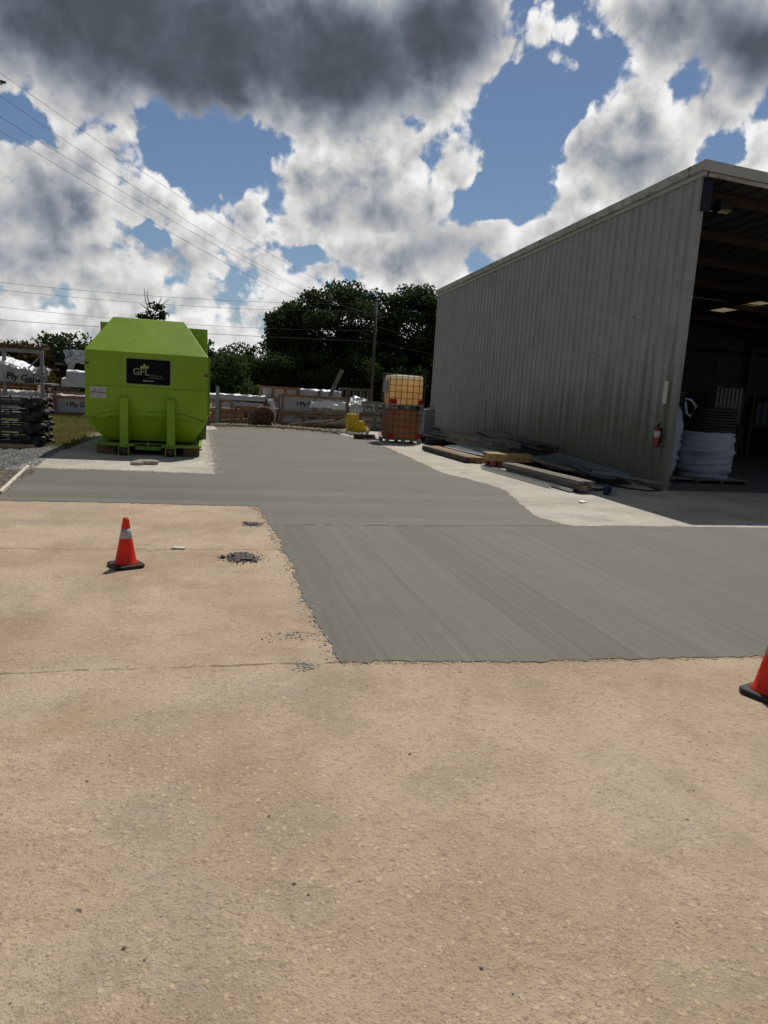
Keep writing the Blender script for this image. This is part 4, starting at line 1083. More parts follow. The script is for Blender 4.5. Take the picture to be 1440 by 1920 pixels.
# ------------------------------------------------------------------ liquid totes
def tote(x, y, z, w, dd, mats, label, plate):
    t = thing('liquid_tote', (x + w / 2, y + dd / 2, z), label, 'tote', 'caged liquid totes stacked two high')
    H1 = 1.15
    # feet and pallet frame
    for xx in (x + .05, x + w / 2, x + w - .05):
        for yy in (y + .06, y + dd - .06):
            MB().box((xx - .06, yy - .06, z), (xx + .06, yy + .06, z + .10)).build('foot', 'grey_steel', t)
    MB().box((x, y, z + .10), (x + w, y + dd, z + .14)).build('pallet_deck', 'grey_steel', t)
    # bottle: rounded loft
    rgb = random.Random(int(z * 10) + 5); mb = MB(); vs = []; fs = []
    lv = [(.15, .90), (.17, .97), (.22, 1.0), (.55, 1.0), (.95, 1.0), (1.04, .985), (1.09, .93), (1.105, .80)]
    n = 32
    for (hh, k) in lv:
        for q in range(n):
            th = 2 * math.pi * q / n; cx_, sy_ = math.cos(th), math.sin(th); e = .22
            ux = math.copysign(abs(cx_) ** e, cx_); uy = math.copysign(abs(sy_) ** e, sy_)
            vs.append((x + w / 2 + ux * (w / 2 - .035) * k, y + dd / 2 + uy * (dd / 2 - .035) * k, z + hh + rgb.uniform(-.006, .006)))
    for i in range(len(lv) - 1):
        for q in range(n): fs.append((i * n + q, i * n + (q + 1) % n, (i + 1) * n + (q + 1) % n, (i + 1) * n + q))
    split = 4 * n
    fs += [tuple(range(n))[::-1], tuple(range((len(lv) - 1) * n, len(lv) * n))]
    mb.add(vs, fs); bo = mb.build('bottle', mats, t, True)
    for p in bo.data.polygons:
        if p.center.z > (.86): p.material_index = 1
    MB().lathe([(.12, 0), (.12, .03), (.05, .035)], (x + w / 2, y + dd / 2, z + 1.10), 16).build('lid', 'red_plastic', t)
    # cage
    zc0, zc1 = z + .14, z + H1
    for i in range(7):
        f = i / 6; xx = x + f * w
        for yy in (y, y + dd): MB().box((xx - .009, yy - .009, zc0), (xx + .009, yy + .009, zc1)).build('cage_upright', 'cage_steel', t)
    for i in range(1, 5):
        yy = y + i / 5 * dd
        for xx in (x, x + w): MB().box((xx - .009, yy - .009, zc0), (xx + .009, yy + .009, zc1)).build('cage_upright', 'cage_steel', t)
    for zz in (.34, .55, .76, .96, 1.14):
        for yy in (y - .018, y + dd + .018): MB().box((x - .02, yy - .008, z + zz - .009), (x + w + .02, yy + .008, z + zz + .009)).build('cage_rail', 'cage_steel', t)
        for xx in (x - .018, x + w + .018): MB().box((xx - .008, y - .009, z + zz - .009), (xx + .008, y + dd + .009, z + zz + .009)).build('cage_rail', 'cage_steel', t)
    for xa, xb in ((x + .02, x + .27), (x + w - .20, x + w - .02)):
        MB().box((xa, y - .004 + .012, z + .15), (xb, y + .03, z + .31)).build('corner_guard', 'red_plastic', t)
    if plate:
        MB().box((x - .034, y + .12, z + .50), (x - .028, y + dd * .75, z + .92)).build('label_plate', 'grey_steel', t)
    return t
IX, IY = 5.83, 23.35
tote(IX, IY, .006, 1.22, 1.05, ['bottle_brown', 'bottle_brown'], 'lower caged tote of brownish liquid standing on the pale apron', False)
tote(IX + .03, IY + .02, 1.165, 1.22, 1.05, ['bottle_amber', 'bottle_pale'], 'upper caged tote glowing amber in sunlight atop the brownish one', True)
# grey box by the far corner
ga = AY(799, 778, 29.0); gb = AY(816, 778, 29.0)
uc = thing('utility_cabinet', (ga.x + .3, 29.3, 0), 'plain grey utility cabinet standing against the far shed corner', 'cabinet')
MB().box((ga.x - .1, 28.95, .012), (ga.x + .55, 29.6, 1.02)).build('cabinet_body', 'grey_steel', uc, bevel=.01)
MB().box((ga.x - .13, 28.92, 1.022), (ga.x + .58, 29.63, 1.06)).build('cabinet_lid', 'white_sheet', uc, bevel=.006)
MB().box((ga.x - .02, 28.935, .15), (ga.x + .47, 28.948, .92)).build('cabinet_door', 'grey_steel', uc)

# ------------------------------------------------------------------ yard behind: wrapped stock, crates
def plygem(x, y, z, s, parent, mat='print_black'):
    """mark and lettering printed on the wrap"""
    g = .42 * s
    for k in range(3):
        MB().add([(x + g * (.18 * k), y, z + .02 * s), (x + g * (.18 * k + .14), y, z + .02 * s), (x + g * (.18 * k + .36), y, z + .52 * s * (1 - .18 * abs(k - 1))), (x + g * (.18 * k + .24), y, z + .52 * s * (1 - .18 * abs(k - 1)))], [(0, 1, 2, 3)]).build('emblem', 'print_green', parent)
    text('Ply Gem', s * .75, (x + g * 1.05, y, z), XD, UD, mat, parent, 'lettering', s * .012)
def pack(x0, x1, y, dd, z0, z1, label, group='wrapped packs of building products in the yard', texts=(), mat='wrap_white', seed=1, skirt=None, cat='pack', runners=True):
    """long wrapped pack: crumpled film over the load"""
    rg = random.Random(seed); t = thing('wrapped_pack', ((x0 + x1) / 2, y + dd / 2, z0), label, cat, group)
    nx = max(6, int((x1 - x0) / .16)); ny = 6; mb = MB(); vs = []; fs = []
    prof = [(0, 0), (0, .5), (0, .93), (.04, 1.0), (.35, 1.03), (.65, 1.02), (.96, 1.0), (1, .93), (1, .5), (1, 0)]
    for i in range(nx + 1):
        for q, (u, v) in enumerate(prof):
            e = .018 if 0 < v < .9 else (.03 if v >= .9 else 0)
            vs.append((x0 + (x1 - x0) * i / nx, y + dd * u + rg.uniform(-e, e) * .6, z0 + .06 + (z1 - z0 - .06) * v + rg.uniform(-e, e) * 1.4))
    n = len(prof)
    for i in range(nx):
        for q in range(n - 1): fs.append((i * n + q, (i + 1) * n + q, (i + 1) * n + q + 1, i * n + q + 1))
    fs += [tuple(range(n)), tuple(range(nx * n, nx * n + n))[::-1]]
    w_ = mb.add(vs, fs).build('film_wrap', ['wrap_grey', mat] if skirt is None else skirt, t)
    for p in w_.data.polygons: p.material_index = 1 if p.normal.z > .35 else 0  # lit top put into the colour: upward faces lighter, sides a shaded grey
    sub(w_, t)
    if runners:
        k = max(2, int((x1 - x0) / 1.2))
        for i in range(k + 1):
            xx = x0 + .05 + (x1 - x0 - .15) * i / k
            MB().box((xx, y, z0), (xx + .1, y + dd, z0 + .065)).build('runner', 'wood_grey', t)
    for (xx, zz, s) in texts: plygem(xx, y - .025, zz, s, w_)
    return t
def crate(x0, x1, y, dd, z0, z1, label, group='slatted timber crates in the yard', nup=4, mat='wood_brown', rails=3, load=None, texts=(), seed=3):
    rg = random.Random(seed); t = thing('timber_crate', ((x0 + x1) / 2, y + dd / 2, z0), label, 'crate', group)
    for yy in (y - .03, y + dd):
        for i in range(nup):
            xx = x0 + (x1 - x0 - .09) * i / (nup - 1)
            MB().box((xx, yy, z0), (xx + .09, yy + .03, z1 + rg.uniform(-.02, .03))).build('upright', mat, t)
        for i in range(rails):
            zz = z0 + .02 + (z1 - z0 - .12) * i / max(1, rails - 1)
            MB().beam((x0 - rg.uniform(0, .05), yy - .017, zz + .05 + rg.uniform(-.012, .012)), (x1 + rg.uniform(0, .05), yy - .017, zz + .05 + rg.uniform(-.012, .012)), .03, .095).build('rail', mat, t)
    for xx in (x0, x1 - .03):
        for zz in (z0 + .05, z1 - .1): MB().box((xx, y + .001, zz), (xx + .03, y + dd - .001, zz + .09)).build('end_rail', mat, t)
    if load:
        mb = MB(); n = 18; vs = []; fs = []
        for i in range(n + 1):
            for (u, v) in ((.04, .0), (.04, .96), (.3, 1), (.7, 1), (.96, .96), (.96, 0)):
                vs.append((x0 + .05 + (x1 - x0 - .1) * i / n, y + dd * u + rg.uniform(-.008, .008), z0 + .06 + (z1 - z0 - .1) * v + (rg.uniform(-.02, .03) if v > .9 else 0)))
        for i in range(n):
            for q in range(5): fs.append((i * 6 + q, i * 6 + 6 + q, i * 6 + 7 + q, i * 6 + q + 1))
        fs += [tuple(range(6)), tuple(range(n * 6, n * 6 + 6))[::-1]]
        lo = sub(mb.add(vs, fs).build('film_wrapped_load', load, t), t)
        for (xx, zz, s) in texts: plygem(xx, y + .015, zz, s, lo)
    return t
q5 = lambda a, b, Y: AY(380 + a / 4.5, 690 + b / 4.5, Y)
# the two slatted crates in the middle
p0 = q5(650, 520, 30.9); p1 = q5(1225, 520, 30.9)
zt_ = q5(930, 235, 30.9).z; zm = q5(930, 392, 30.9).z
crate(p0.x, p1.x, 30.9, 1.1, .04, zm - .01, 'lower of two stacked slatted crates with white lettered wrap inside', nup=4, rails=2, load='wrap_grey', texts=((q5(775, 445, 30.9).x, .34, .34), (q5(1000, 455, 30.9).x, .32, .32)), seed=11)
crate(p0.x + .02, p1.x - .02, 30.95, 1.05, zm + .0, zt_, 'upper of two stacked slatted crates with torn lettered wrap inside', nup=3, rails=2, load='wrap_grey', texts=((q5(790, 300, 30.9).x, zm + .34, .34),), seed=12)
# torn film over the upper crate
def film(name, pts_grid, mat, label, seed, amp=.05):
    rg = random.Random(seed); nu = len(pts_grid); nv = len(pts_grid[0]); K = 5; vs = []; fs = []
    NU, NV = (nu - 1) * K + 1, (nv - 1) * K + 1
    for i in range(NU):
        for j in range(NV):
            a, u = divmod(i / K, 1); b, v = divmod(j / K, 1); a = int(min(a, nu - 2)); b = int(min(b, nv - 2)); u = i / K - a; v = j / K - b
            p = Vector(pts_grid[a][b]) * (1 - u) * (1 - v) + Vector(pts_grid[a + 1][b]) * u * (1 - v) + Vector(pts_grid[a][b + 1]) * (1 - u) * v + Vector(pts_grid[a + 1][b + 1]) * u * v
            vs.append(p + Vector((rg.gauss(0, amp * .5), rg.gauss(0, amp), rg.gauss(0, amp * .7))))
    for i in range(NU - 1):
        for j in range(NV - 1): fs.append((i * NV + j, i * NV + NV + j, i * NV + NV + j + 1, i * NV + j + 1))
    o = MB().add(vs, fs).build(name, mat); md = o.modifiers.new('thickness', 'SOLIDIFY'); md.thickness = .012
    tag(o, label, 'film'); recentre(o); return o
a = q5(900, 250, 30.8); b = q5(1210, 262, 30.8)
film('plastic_film', [[(a.x, 30.8, a.z - .42), (a.x + .1, 30.9, a.z - .15), (a.x + .1, 31.5, a.z - .08)], [((a.x + b.x) / 2, 30.82, a.z - .42), ((a.x + b.x) / 2, 30.95, a.z - .10), ((a.x + b.x) / 2, 31.5, a.z - .04)], [(b.x, 30.83, b.z - .5), (b.x, 30.9, b.z - .2), (b.x, 31.5, b.z - .12)]], 'wrap_white', 'torn white film sagging out of the upper slatted crate', 21, .03)
# long pack behind and above
a = q5(520, 160, 34.5); b = q5(1170, 215, 34.5)
pack(a.x, b.x, 34.5, 1.2, 1.02, a.z, 'long white wrapped pack lying high behind the two slatted crates', seed=31)
pack(a.x, b.x, 34.55, 1.1, .03, 1.0, 'white wrapped pack at the bottom under the long high one', seed=32)
crate(a.x - .25, a.x + 1.6, 33.9, .5, 1.0, a.z + .05, 'open timber frame standing at the left end of the high pack', nup=4, rails=2, seed=13)
a = q5(1170, 165, 34.0); b = q5(1430, 185, 34.0)
crate(a.x, b.x, 34.0, .7, 1.0, a.z, 'grey open timber frame raised behind the crates, right of the leaning post', nup=5, mat='wood_grey_x', rails=2, seed=14)
pack(a.x - .1, b.x + .3, 33.8, 1.1, .03, 1.0, 'grey wrapped pack underneath the raised open timber frame', seed=33, mat='wrap_grey')
# left white packs
a = q5(60, 215, 33.5); b = q5(530, 290, 33.5)
pack(a.x, b.x, 33.5, 1.2, .85, a.z, 'wide white wrapped pack between the compactor and the rusty tank', seed=34)
pack(a.x + .1, b.x - .1, 33.6, 1.1, .03, .84, 'lower wrapped pack hidden behind the sawhorse frames', seed=35)
# timber frames by the compactor
a = q5(45, 260, 30.2); b = q5(260, 260, 30.2)
crate(a.x, b.x, 30.2, .7, .02, a.z, 'small open timber frame between the compactor and white pack', nup=3, rails=3, seed=15, mat='wood_brown')
a = q5(270, 320, 30.4); b = q5(460, 320, 30.4)
crate(a.x, b.x, 30.4, .6, .02, a.z, 'low open timber frame directly left of the rusty tank', nup=4, rails=2, seed=16)
for i, (xx, y0_, y1_, Y, w_) in enumerate(((128, 155, 470, 29.9, .14),)):
    a = q5(xx, y0_, Y)
    o = MB().box((a.x - w_ / 2, Y, -.03), (a.x + w_ / 2, Y + .12, a.z)).build('fence_post', 'grey_steel'); tag(o, 'grey square post standing in front of the small timber frame', 'post'); recentre(o)
# rusty tank lying on its side, end towards us
tc_ = q5(525, 410, 30.0); rt = thing('rusty_tank', (tc_.x, 30.3, 0), 'rusty round steel tank lying on the mud before the crates', 'tank')
rad = .40; zc = rad + .02
def ring_t(y, r): return [(tc_.x - .30 + .3 + r * math.cos(2 * math.pi * k / 28) , y, zc + r * math.sin(2 * math.pi * k / 28)) for k in range(28)]
mb = MB(); ringsP = [(29.95, .05), (29.96, .20), (30.0, .33), (30.08, rad), (30.9, rad), (31.0, .25)]
vs = []; fs = []
for (y, r) in ringsP: vs += ring_t(y, r)
for i in range(len(ringsP) - 1):
    for k in range(28): fs.append((i * 28 + k, i * 28 + (k + 1) % 28, i * 28 + 28 + (k + 1) % 28, i * 28 + 28 + k))
fs += [tuple(range(28)), tuple(range(5 * 28, 6 * 28))[::-1]]
mb.add(vs, fs).build('shell', 'rust_tank', rt, True)
MB().lathe([(.13, 0), (.10, .16), (.05, .20), (.05, .34), (.02, .36)], (tc_.x + .05, 30.3, zc + rad - .06), 14).build('neck', 'rust_tank', rt, True)
MB().box((tc_.x - .62, 30.0, .25), (tc_.x + .0, 30.06, .32)).build('handle_bar', 'rusty_iron', rt)
# bits of film beside the tank
a = q5(600, 270, 30.5)
film('plastic_film', [[(a.x - .3, 30.5, a.z), (a.x - .1, 30.5, a.z - .18), (a.x - .15, 30.45, a.z - .3)], [(a.x, 30.6, a.z + .05), (a.x + .12, 30.5, a.z - .6), (a.x + .05, 30.4, .05)]], 'wrap_white', 'ragged white film hanging between the rusty tank and crates', 22, .035)
# leaning post
a = q5(1035, 250, 32.5); b = q5(1180, 15, 32.5)
o = MB().beam((a.x - .35, 32.5, .1), (b.x, 32.5, b.z), .16, .10, up=(0, 1, 0)).build('leaning_post', 'wood_grey'); tag(o, 'grey timber post leaning up out of the crates', 'post'); recentre(o)
for xx in (985,):
    a = q5(xx, 190, 33.4); o = MB().box((a.x - .08, 33.4, .02), (a.x + .08, 33.5, a.z)).build('upright_post', 'wood_grey'); tag(o, 'short upright grey post before the high white pack', 'post'); recentre(o)
# right hand crate with silver film
a = q5(1345, 280, 30.3); b = q5(1560, 300, 30.3)
crate(a.x, b.x + .2, 30.3, 1.0, .66, a.z, 'upper lettered crate between the yellow steps and the totes', nup=3, mat='wood_grey_x', rails=2, load='wrap_grey', texts=((a.x + .10, q5(1360, 345, 30.3).z, .30),), seed=17)
crate(a.x - .1, b.x + .2, 30.3, 1.0, .03, .65, 'lower grey crate behind the yellow steps', nup=3, mat='wood_grey_x', rails=3, load='wrap_grey', seed=18)
a = q5(1245, 265, 30.2); b = q5(1350, 265, 30.2)
film('plastic_film', [[(a.x, 30.25, a.z - .62), (a.x - .02, 30.3, a.z - .25), (a.x + .1, 30.7, a.z + .03)], [(a.x + .25, 30.15, a.z - .66), (a.x + .28, 30.2, a.z - .2), (a.x + .3, 30.7, a.z + .10)], [(b.x + .02, 30.2, b.z - .5), (b.x + .1, 30.25, b.z - .2), (b.x + .3, 30.7, b.z + .02)]], 'wrap_grey', 'silvery film draped over the corner of the lettered crate', 23, .035)
# yellow steps
a = q5(1228, 545, 28.6); b = q5(1410, 545, 28.6); zt_ = q5(1260, 392, 28.6).z
ys_p = thing('yellow_steps', ((a.x + b.x) / 2, 28.9, 0), 'bright yellow stepped plastic block at the end of the new concrete', 'steps')
W_ = b.x - a.x; hs = [zt_, zt_ * .62, zt_ * .27]; xs3 = [0, .46, .76, 1.0]
for i in range(3):
    st_ = sub(MB().box((a.x + W_ * xs3[i], 28.6, .0), (a.x + W_ * xs3[i + 1] - .002, 29.2, hs[i])).build('step', 'yellow_plastic', ys_p, bevel=.012), ys_p)
    k = 3 if i == 0 else 2
    for j in range(k):
        xx = a.x + W_ * xs3[i] + (W_ * (xs3[i + 1] - xs3[i])) * (j + .25) / k
        MB().box((xx, 28.62, hs[i] - .002), (xx + .06, 29.18, hs[i] + .022)).build('tread_rib', 'yellow_plastic', st_)
rg = random.Random(90)
yl = ['stack of mixed brown boards behind the low frame by the rusty tank', 'stack of tan studs showing over the slatted crates', 'stack of grey boards behind the yellow steps', 'stack of brown boards between the compactor and the white pack', 'stack of tan boards beneath the raised open timber frame']
for i, (x_, y_, z_, L_, nx_, nz_, mm) in enumerate(((1.6, 32.2, .04, 2.6, 5, 8, ['wood_brown', 'wood_tan', 'wood_grey_x']), (3.4, 32.4, .04, 2.8, 5, 16, ['wood_tan', 'wood_brown']), (6.2, 32.0, .04, 2.4, 5, 12, ['wood_grey_x', 'wood_brown']), (.2, 31.6, .04, 1.3, 4, 7, ['wood_brown', 'wood_tan']), (7.6, 32.6, .04, 1.6, 4, 14, ['wood_tan', 'wood_grey_x']))):
    bundle('board_stack', (x_, y_, 0), (x_ + L_, y_ + .05, 0), nx_, nz_, .15, .075, mm, yl[i], 'boards', 91 + i, z0=z_, jitter=.10, group='board stacks in the yard')
for i in range(9):
    x_ = rg.uniform(.3, 5.8); L_ = rg.uniform(.8, 1.8); an = rg.gauss(0, .25)
    o = MB().beam((x_, 30.05 + rg.uniform(-.2, .5), .10 + .05 * rg.random()), (x_ + L_ * math.cos(an), 30.2 + L_ * .3 * math.sin(an), .12 + abs(rg.gauss(0, .25))), .10, .03).build('loose_plank', rg.choice(['wood_brown', 'wood_grey_x', 'wood_tan'])); tag(o, 'loose plank strewn in the mud before the crates', 'plank', 'loose planks before the crates'); recentre(o)
# timber skid beside the totes
a = G(690, 826)
o = MB().beam((5.0, 24.7, .10), (5.72, 24.6, .10), .35, .16).build('timber_skid', 'wood_dark', bevel=.01); tag(o, 'dark low timber skid tucked beside the lower tote', 'skid'); recentre(o)
o = MB().lathe([(.05, 0), (.06, .12), (.045, .16), (.02, .19)], (5.45, 24.65, .182), 12).build('plastic_jug', 'paper', smooth=True); tag(o, 'little white jug standing on the dark timber skid', 'jug')
# mud ridge along the far edge of the pour
rg = random.Random(60); mb = MB(); ridge_px = [(395, 798), (440, 798), (500, 800), (560, 804), (620, 809), (680, 817), (700, 825)]
pts = [G(*p) for p in ridge_px]; NX = 70; NYY = 9; vs = []; fs = []
for i in range(NX + 1):
    f = i / NX * (len(pts) - 1); a = int(min(f, len(pts) - 2)); q = pts[a].lerp(pts[a + 1], f - a)
    for j in range(NYY + 1):
        v = j / NYY; hgt = math.sin(math.pi * v) ** .8 * (.04 + .08 * rg.random()) - .02
        vs.append((q.x + rg.uniform(-.03, .03), q.y + .1 + v * 1.2 + rg.uniform(-.04, .04), hgt))
for i in range(NX):
    for j in range(NYY): fs.append((i * (NYY + 1) + j, (i + 1) * (NYY + 1) + j, (i + 1) * (NYY + 1) + j + 1, i * (NYY + 1) + j + 1))
o = mb.add(vs, fs).build('mud_ridge', 'mud'); tag(o, kind='structure')
crumbs('mud_clods', 700, along([v2(p) for p in pts], .25), lambda r: .02 + .06 * r.random() ** 2, 'mud', 61, .5, .7, 'clods of earth heaped along the far edge of the pour')

# ------------------------------------------------------------------ left yard
q8 = lambda a, b, Y: AY(a / 8, 640 + b / 8, Y)
# lettered pack left of the compactor, tubes and tarp above it
a = q8(850, 830, 30.6)
pack(a.x - .02, -3.0, 30.6, 1.2, .05, q8(900, 790, 30.6).z, 'white lettered pack on the grass left of the compactor', seed=36, texts=((q8(985, 960, 30.6).x, q8(985, 975, 30.6).z, .34),))
crate(a.x - .1, -3.0, 30.45, .1, .05, q8(900, 800, 30.45).z - .02, 'timber battens strapped across the lettered pack left of the compactor', nup=2, rails=2, seed=19)
a = q8(0, 690, 30.9); b = q8(800, 790, 30.9)
pack(a.x - 1.2, b.x - .2, 31.0, 1.2, .05, q8(400, 740, 31.).z, 'white topped wrapped pack behind the black steel frames', seed=37, texts=())
a = q8(0, 620, 30.8); b = q8(570, 640, 30.8)
crate(a.x - .8, b.x, 30.6, .8, .9, q8(300, 635, 30.6).z, 'brown timber crate below the lettered tarpaulin bundle', nup=5, rails=2, seed=20, mat='wood_tan')
a = q8(930, 600, 31.5)
for i, (u0, v0, lab, mt, rr) in enumerate(((935, 600, 'white lettered tube of trim lying low beside the compactor', 'wrap_white', .13), (1010, 480, 'white capped timber pack raised above the lettered tube', 'wrap_white', .11))):
    a = q8(u0, v0, 31.6)
    pack(a.x, -2.6, 31.4, .8, a.z - .26 - .2 * i, a.z + rr, lab, seed=38 + i, group=None)
a = q8(700, 720, 30.9)
crate(a.x, -2.8, 30.8, .9, q8(700, 790, 30.9).z + .02, q8(760, 700, 30.9).z, 'shallow timber tray on top of the lettered pack', nup=3, rails=1, seed=24, mat='wood_brown')
# tarp bundle high up left of compactor
a = q8(960, 140, 33.0); b = q8(1290, 140, 33.0)
tb = pack(a.x + .15, b.x + .6, 33.0, 1.2, q8(1000, 330, 33.).z, a.z, 'ragged tarpaulin bundle stored high beside the compactor hood', seed=40, group=None, cat='bundle', mat='wrap_white', runners=False)
film('plastic_film', [[(a.x, 32.95, a.z), (a.x + .05, 32.9, a.z - .35), (a.x + .25, 32.9, a.z - .95)], [(a.x + .4, 32.9, a.z + .05), (a.x + .4, 32.85, a.z - .3), (a.x + .45, 32.85, a.z - .5)], [(b.x + .5, 32.9, a.z + .10), (b.x + .5, 32.85, a.z - .3), (b.x + .5, 32.85, a.z - .5)]], 'wrap_grey', 'torn grey film hanging from the high tarpaulin bundle', 25, .05)
# supports for the raised packs: cantilever rack columns
for i, xx in enumerate((-6.0, -3.3)):
    cr_ = thing('cantilever_rack', (xx + .06, 34.45, 0), ['dark steel cantilever rack column near the steel portal frame', 'dark steel cantilever rack column hidden behind the compactor'][i], 'rack', 'cantilever racks behind the packs')
    MB().box((xx, 34.4, -.03), (xx + .12, 34.55, 2.95)).build('column', 'dark_steel', cr_)
    for z_ in (q8(935, 600, 31.6).z - .26, q8(1010, 480, 31.6).z - .46, q8(1000, 330, 33.).z):
        MB().box((xx + .02, 31.5, z_ - .09), (xx + .10, 34.399, z_ - .002)).build('arm', 'dark_steel', cr_)
# galvanised portal rack with tarp bundle
YR = 29.0
tl = q8(55, 140, YR); tr_ = q8(622, 175, YR)
rk = thing('steel_rack', ((tl.x + tr_.x) / 2, YR, 0), 'grey galvanised portal frame rack carrying the lettered tarpaulin bundle', 'rack')
for x_ in (tl.x, tr_.x):
    for yy in (YR,): MB().box((x_ - .06, yy, -.03), (x_ + .06, yy + .1, tl.z)).build('post', 'grey_steel', rk)
for yy in (YR,): MB().box((tl.x - 1.6, yy - .01, tl.z - .02), (tr_.x + .06, yy + .11, tl.z + .10)).build('top_beam', 'grey_steel', rk)
MB().beam((tr_.x - .05, YR + .05, tl.z - .1), (tr_.x - .65, YR + .05, tl.z - .80), .05, .05).build('brace', 'grey_steel', rk)
zb = q8(300, 640, YR).z
MB().box((tl.x - 1.6, YR + .12, zb), (tr_.x + .3, YR + 1.55, zb + .06)).build('shelf', 'grey_steel', rk)
# tarpaulin bundle: hump draped towards the right
rg = random.Random(70); mb = MB(); vs = []; fs = []
prof_px = [(-260, 330, 560), (-80, 250, 590), (60, 228, 600), (180, 270, 620), (320, 320, 625), (430, 370, 560), (480, 420, 480)]
rows = []
for i in range(len(prof_px) - 1):
    for s_ in range(4): rows.append(tuple(prof_px[i][k] + (prof_px[i + 1][k] - prof_px[i][k]) * s_ / 4 for k in range(3)))
rows.append(prof_px[-1]); nr = len(rows)
for (u, vt, vb) in rows:
    T_, B_ = q8(u, vt, YR + .25), q8(u + 20, vb, YR - .08)
    M_ = q8(u - 25, vt + (vb - vt) * .35, YR + .02)
    for pnt in ((B_.x, YR - .06, B_.z), (M_.x, YR - .10, M_.z + .05), (M_.x, YR - .02, (M_.z + T_.z) / 2), (T_.x, YR + .25, T_.z), (T_.x, YR + .8, T_.z + .03), (T_.x, YR + 1.4, T_.z - .12), (B_.x, YR + 1.5, B_.z)):
        vs.append(Vector(pnt) + Vector((rg.gauss(0, .012), rg.gauss(0, .03), rg.gauss(0, .018))))
n = 7
for i in range(nr - 1):
    for j in range(n - 1): fs.append((i * n + j, i * n + n + j, i * n + n + j + 1, i * n + j + 1))
    fs.append((i * n + n - 1, i * n + n + n - 1, i * n + n, i * n))
fs += [tuple(range(n)), tuple(range((nr - 1) * n, nr * n))[::-1]]
tb = thing('tarpaulin_bundle', (tl.x + .5, YR + .7, zb + .06), 'humped white tarpaulin bundle with dark lettering on the galvanised rack', 'bundle')
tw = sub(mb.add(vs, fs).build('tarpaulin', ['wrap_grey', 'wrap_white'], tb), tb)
for p in tw.data.polygons: p.material_index = 1 if p.normal.z > .3 else 0  # tarpaulin's lit top and shaded sides are coloured in by face direction
a = q8(95, 545, YR - .14); text('Ply Gem', .33, (a.x, YR - .17, a.z - .02), (1, 0, -.10), (0.1, 0, 1), 'print_black', tw, 'lettering', .008)
a = q8(600, 390, YR); b = q8(830, 420, YR)
film('plastic_film', [[(a.x - .55, YR + .1, a.z - .1), (a.x - .5, YR, a.z - .3), (a.x - .35, YR, a.z - .52)], [(a.x, YR + .2, a.z + .02), (a.x, YR + .1, a.z - .2), (a.x - .1, YR + .1, a.z - .35)], [(b.x - .25, YR + .2, b.z + .02), (b.x - .2, YR, b.z - .2), (b.x - .35, YR, b.z - .45)]], 'wrap_grey', 'torn film flapping at the end of the lettered tarpaulin bundle', 26, .045)
o = MB().beam((a.x - .9, YR + .6, a.z - .08), (b.x, YR + .6, b.z), .12, .05).build('protruding_board', 'wood_grey_x'); tag(o, 'grey board sticking out of the end of the tarpaulin bundle', 'board'); recentre(o)

# stacked black steel frames with hub ends
def steel_frame(z, label, seed, w=2.6):
    rg = random.Random(seed); x1 = -3.62; y = 17.55
    t = thing('roller_frame', (x1 - w / 2, y + .4, z), label, 'frame', 'black steel frames stacked on the gravel')
    for yy in (y, y + .75):
        MB().box((x1 - w, yy, z + .06), (x1 - .25, yy + .09, z + .15)).build('side_rail', 'black_steel', t, bevel=.008)
        MB().tube([(x1 - w, yy + .04, z + .235), (x1 - .1, yy + .04, z + .235)], .020, 8).build('rod', 'black_steel', t, True)
    for i in range(4):
        xx = x1 - w + .1 + i * .55
        MB().box((xx, y + .095, z + .08), (xx + .06, y + .745, z + .13)).build('cross_bar', 'black_steel', t)
        MB().box((xx + .2, y + .02, z + .151), (xx + .235, y + .06, z + .285)).build('stanchion', 'black_steel', t)
    for j, yy in enumerate((y - .02, y + .38, y + .76)):
        MB().box((x1 - .42, yy, z + .01), (x1 - .02, yy + .13, z + .25)).build('end_bracket', 'black_steel', t, bevel=.012)
        for k in range(4):
            xx = x1 - .40 + .14 * k + rg.uniform(-.02, .02); zz = z + .08 + .13 * (k % 2) + rg.uniform(-.02, .02)
            rr = rg.uniform(.045, .075)
            MB().tube([(xx, yy - .07 - rg.uniform(0, .05), zz), (xx, yy + .10, zz)], rr, 12).build('hub', 'black_steel' if rg.random() < .7 else 'black_pad', t, True)
        for k in range(2):
            zz = z + .07 + .13 * k + rg.uniform(-.015, .015)
            MB().tube([(x1 - .06, yy + .06, zz), (x1 + rg.uniform(.03, .12), yy + .06, zz)], rg.uniform(.03, .055), 10).build('spindle', 'black_steel' if rg.random() < .7 else 'black_pad', t, True)
    return t
fl_ = ['bottom black steel frame of the stack, resting on the gravel', 'second black steel frame up from the gravel in the stack', 'third black steel frame up from the gravel in the stack', 'fourth black steel frame of the stack, just under the topmost', 'topmost black steel frame of the stack beside the grass']
for i in range(4): steel_frame(-.01 + .285 * i, fl_[i if i < 3 else 4], 80 + i)
o = MB().beam((-5.0, 17.2, .04), (-3.7, 17.25, .04), .16, .07).build('scrap_plank', 'wood_tan'); tag(o, 'short tan plank on the gravel before the black steel frames', 'plank'); recentre(o)

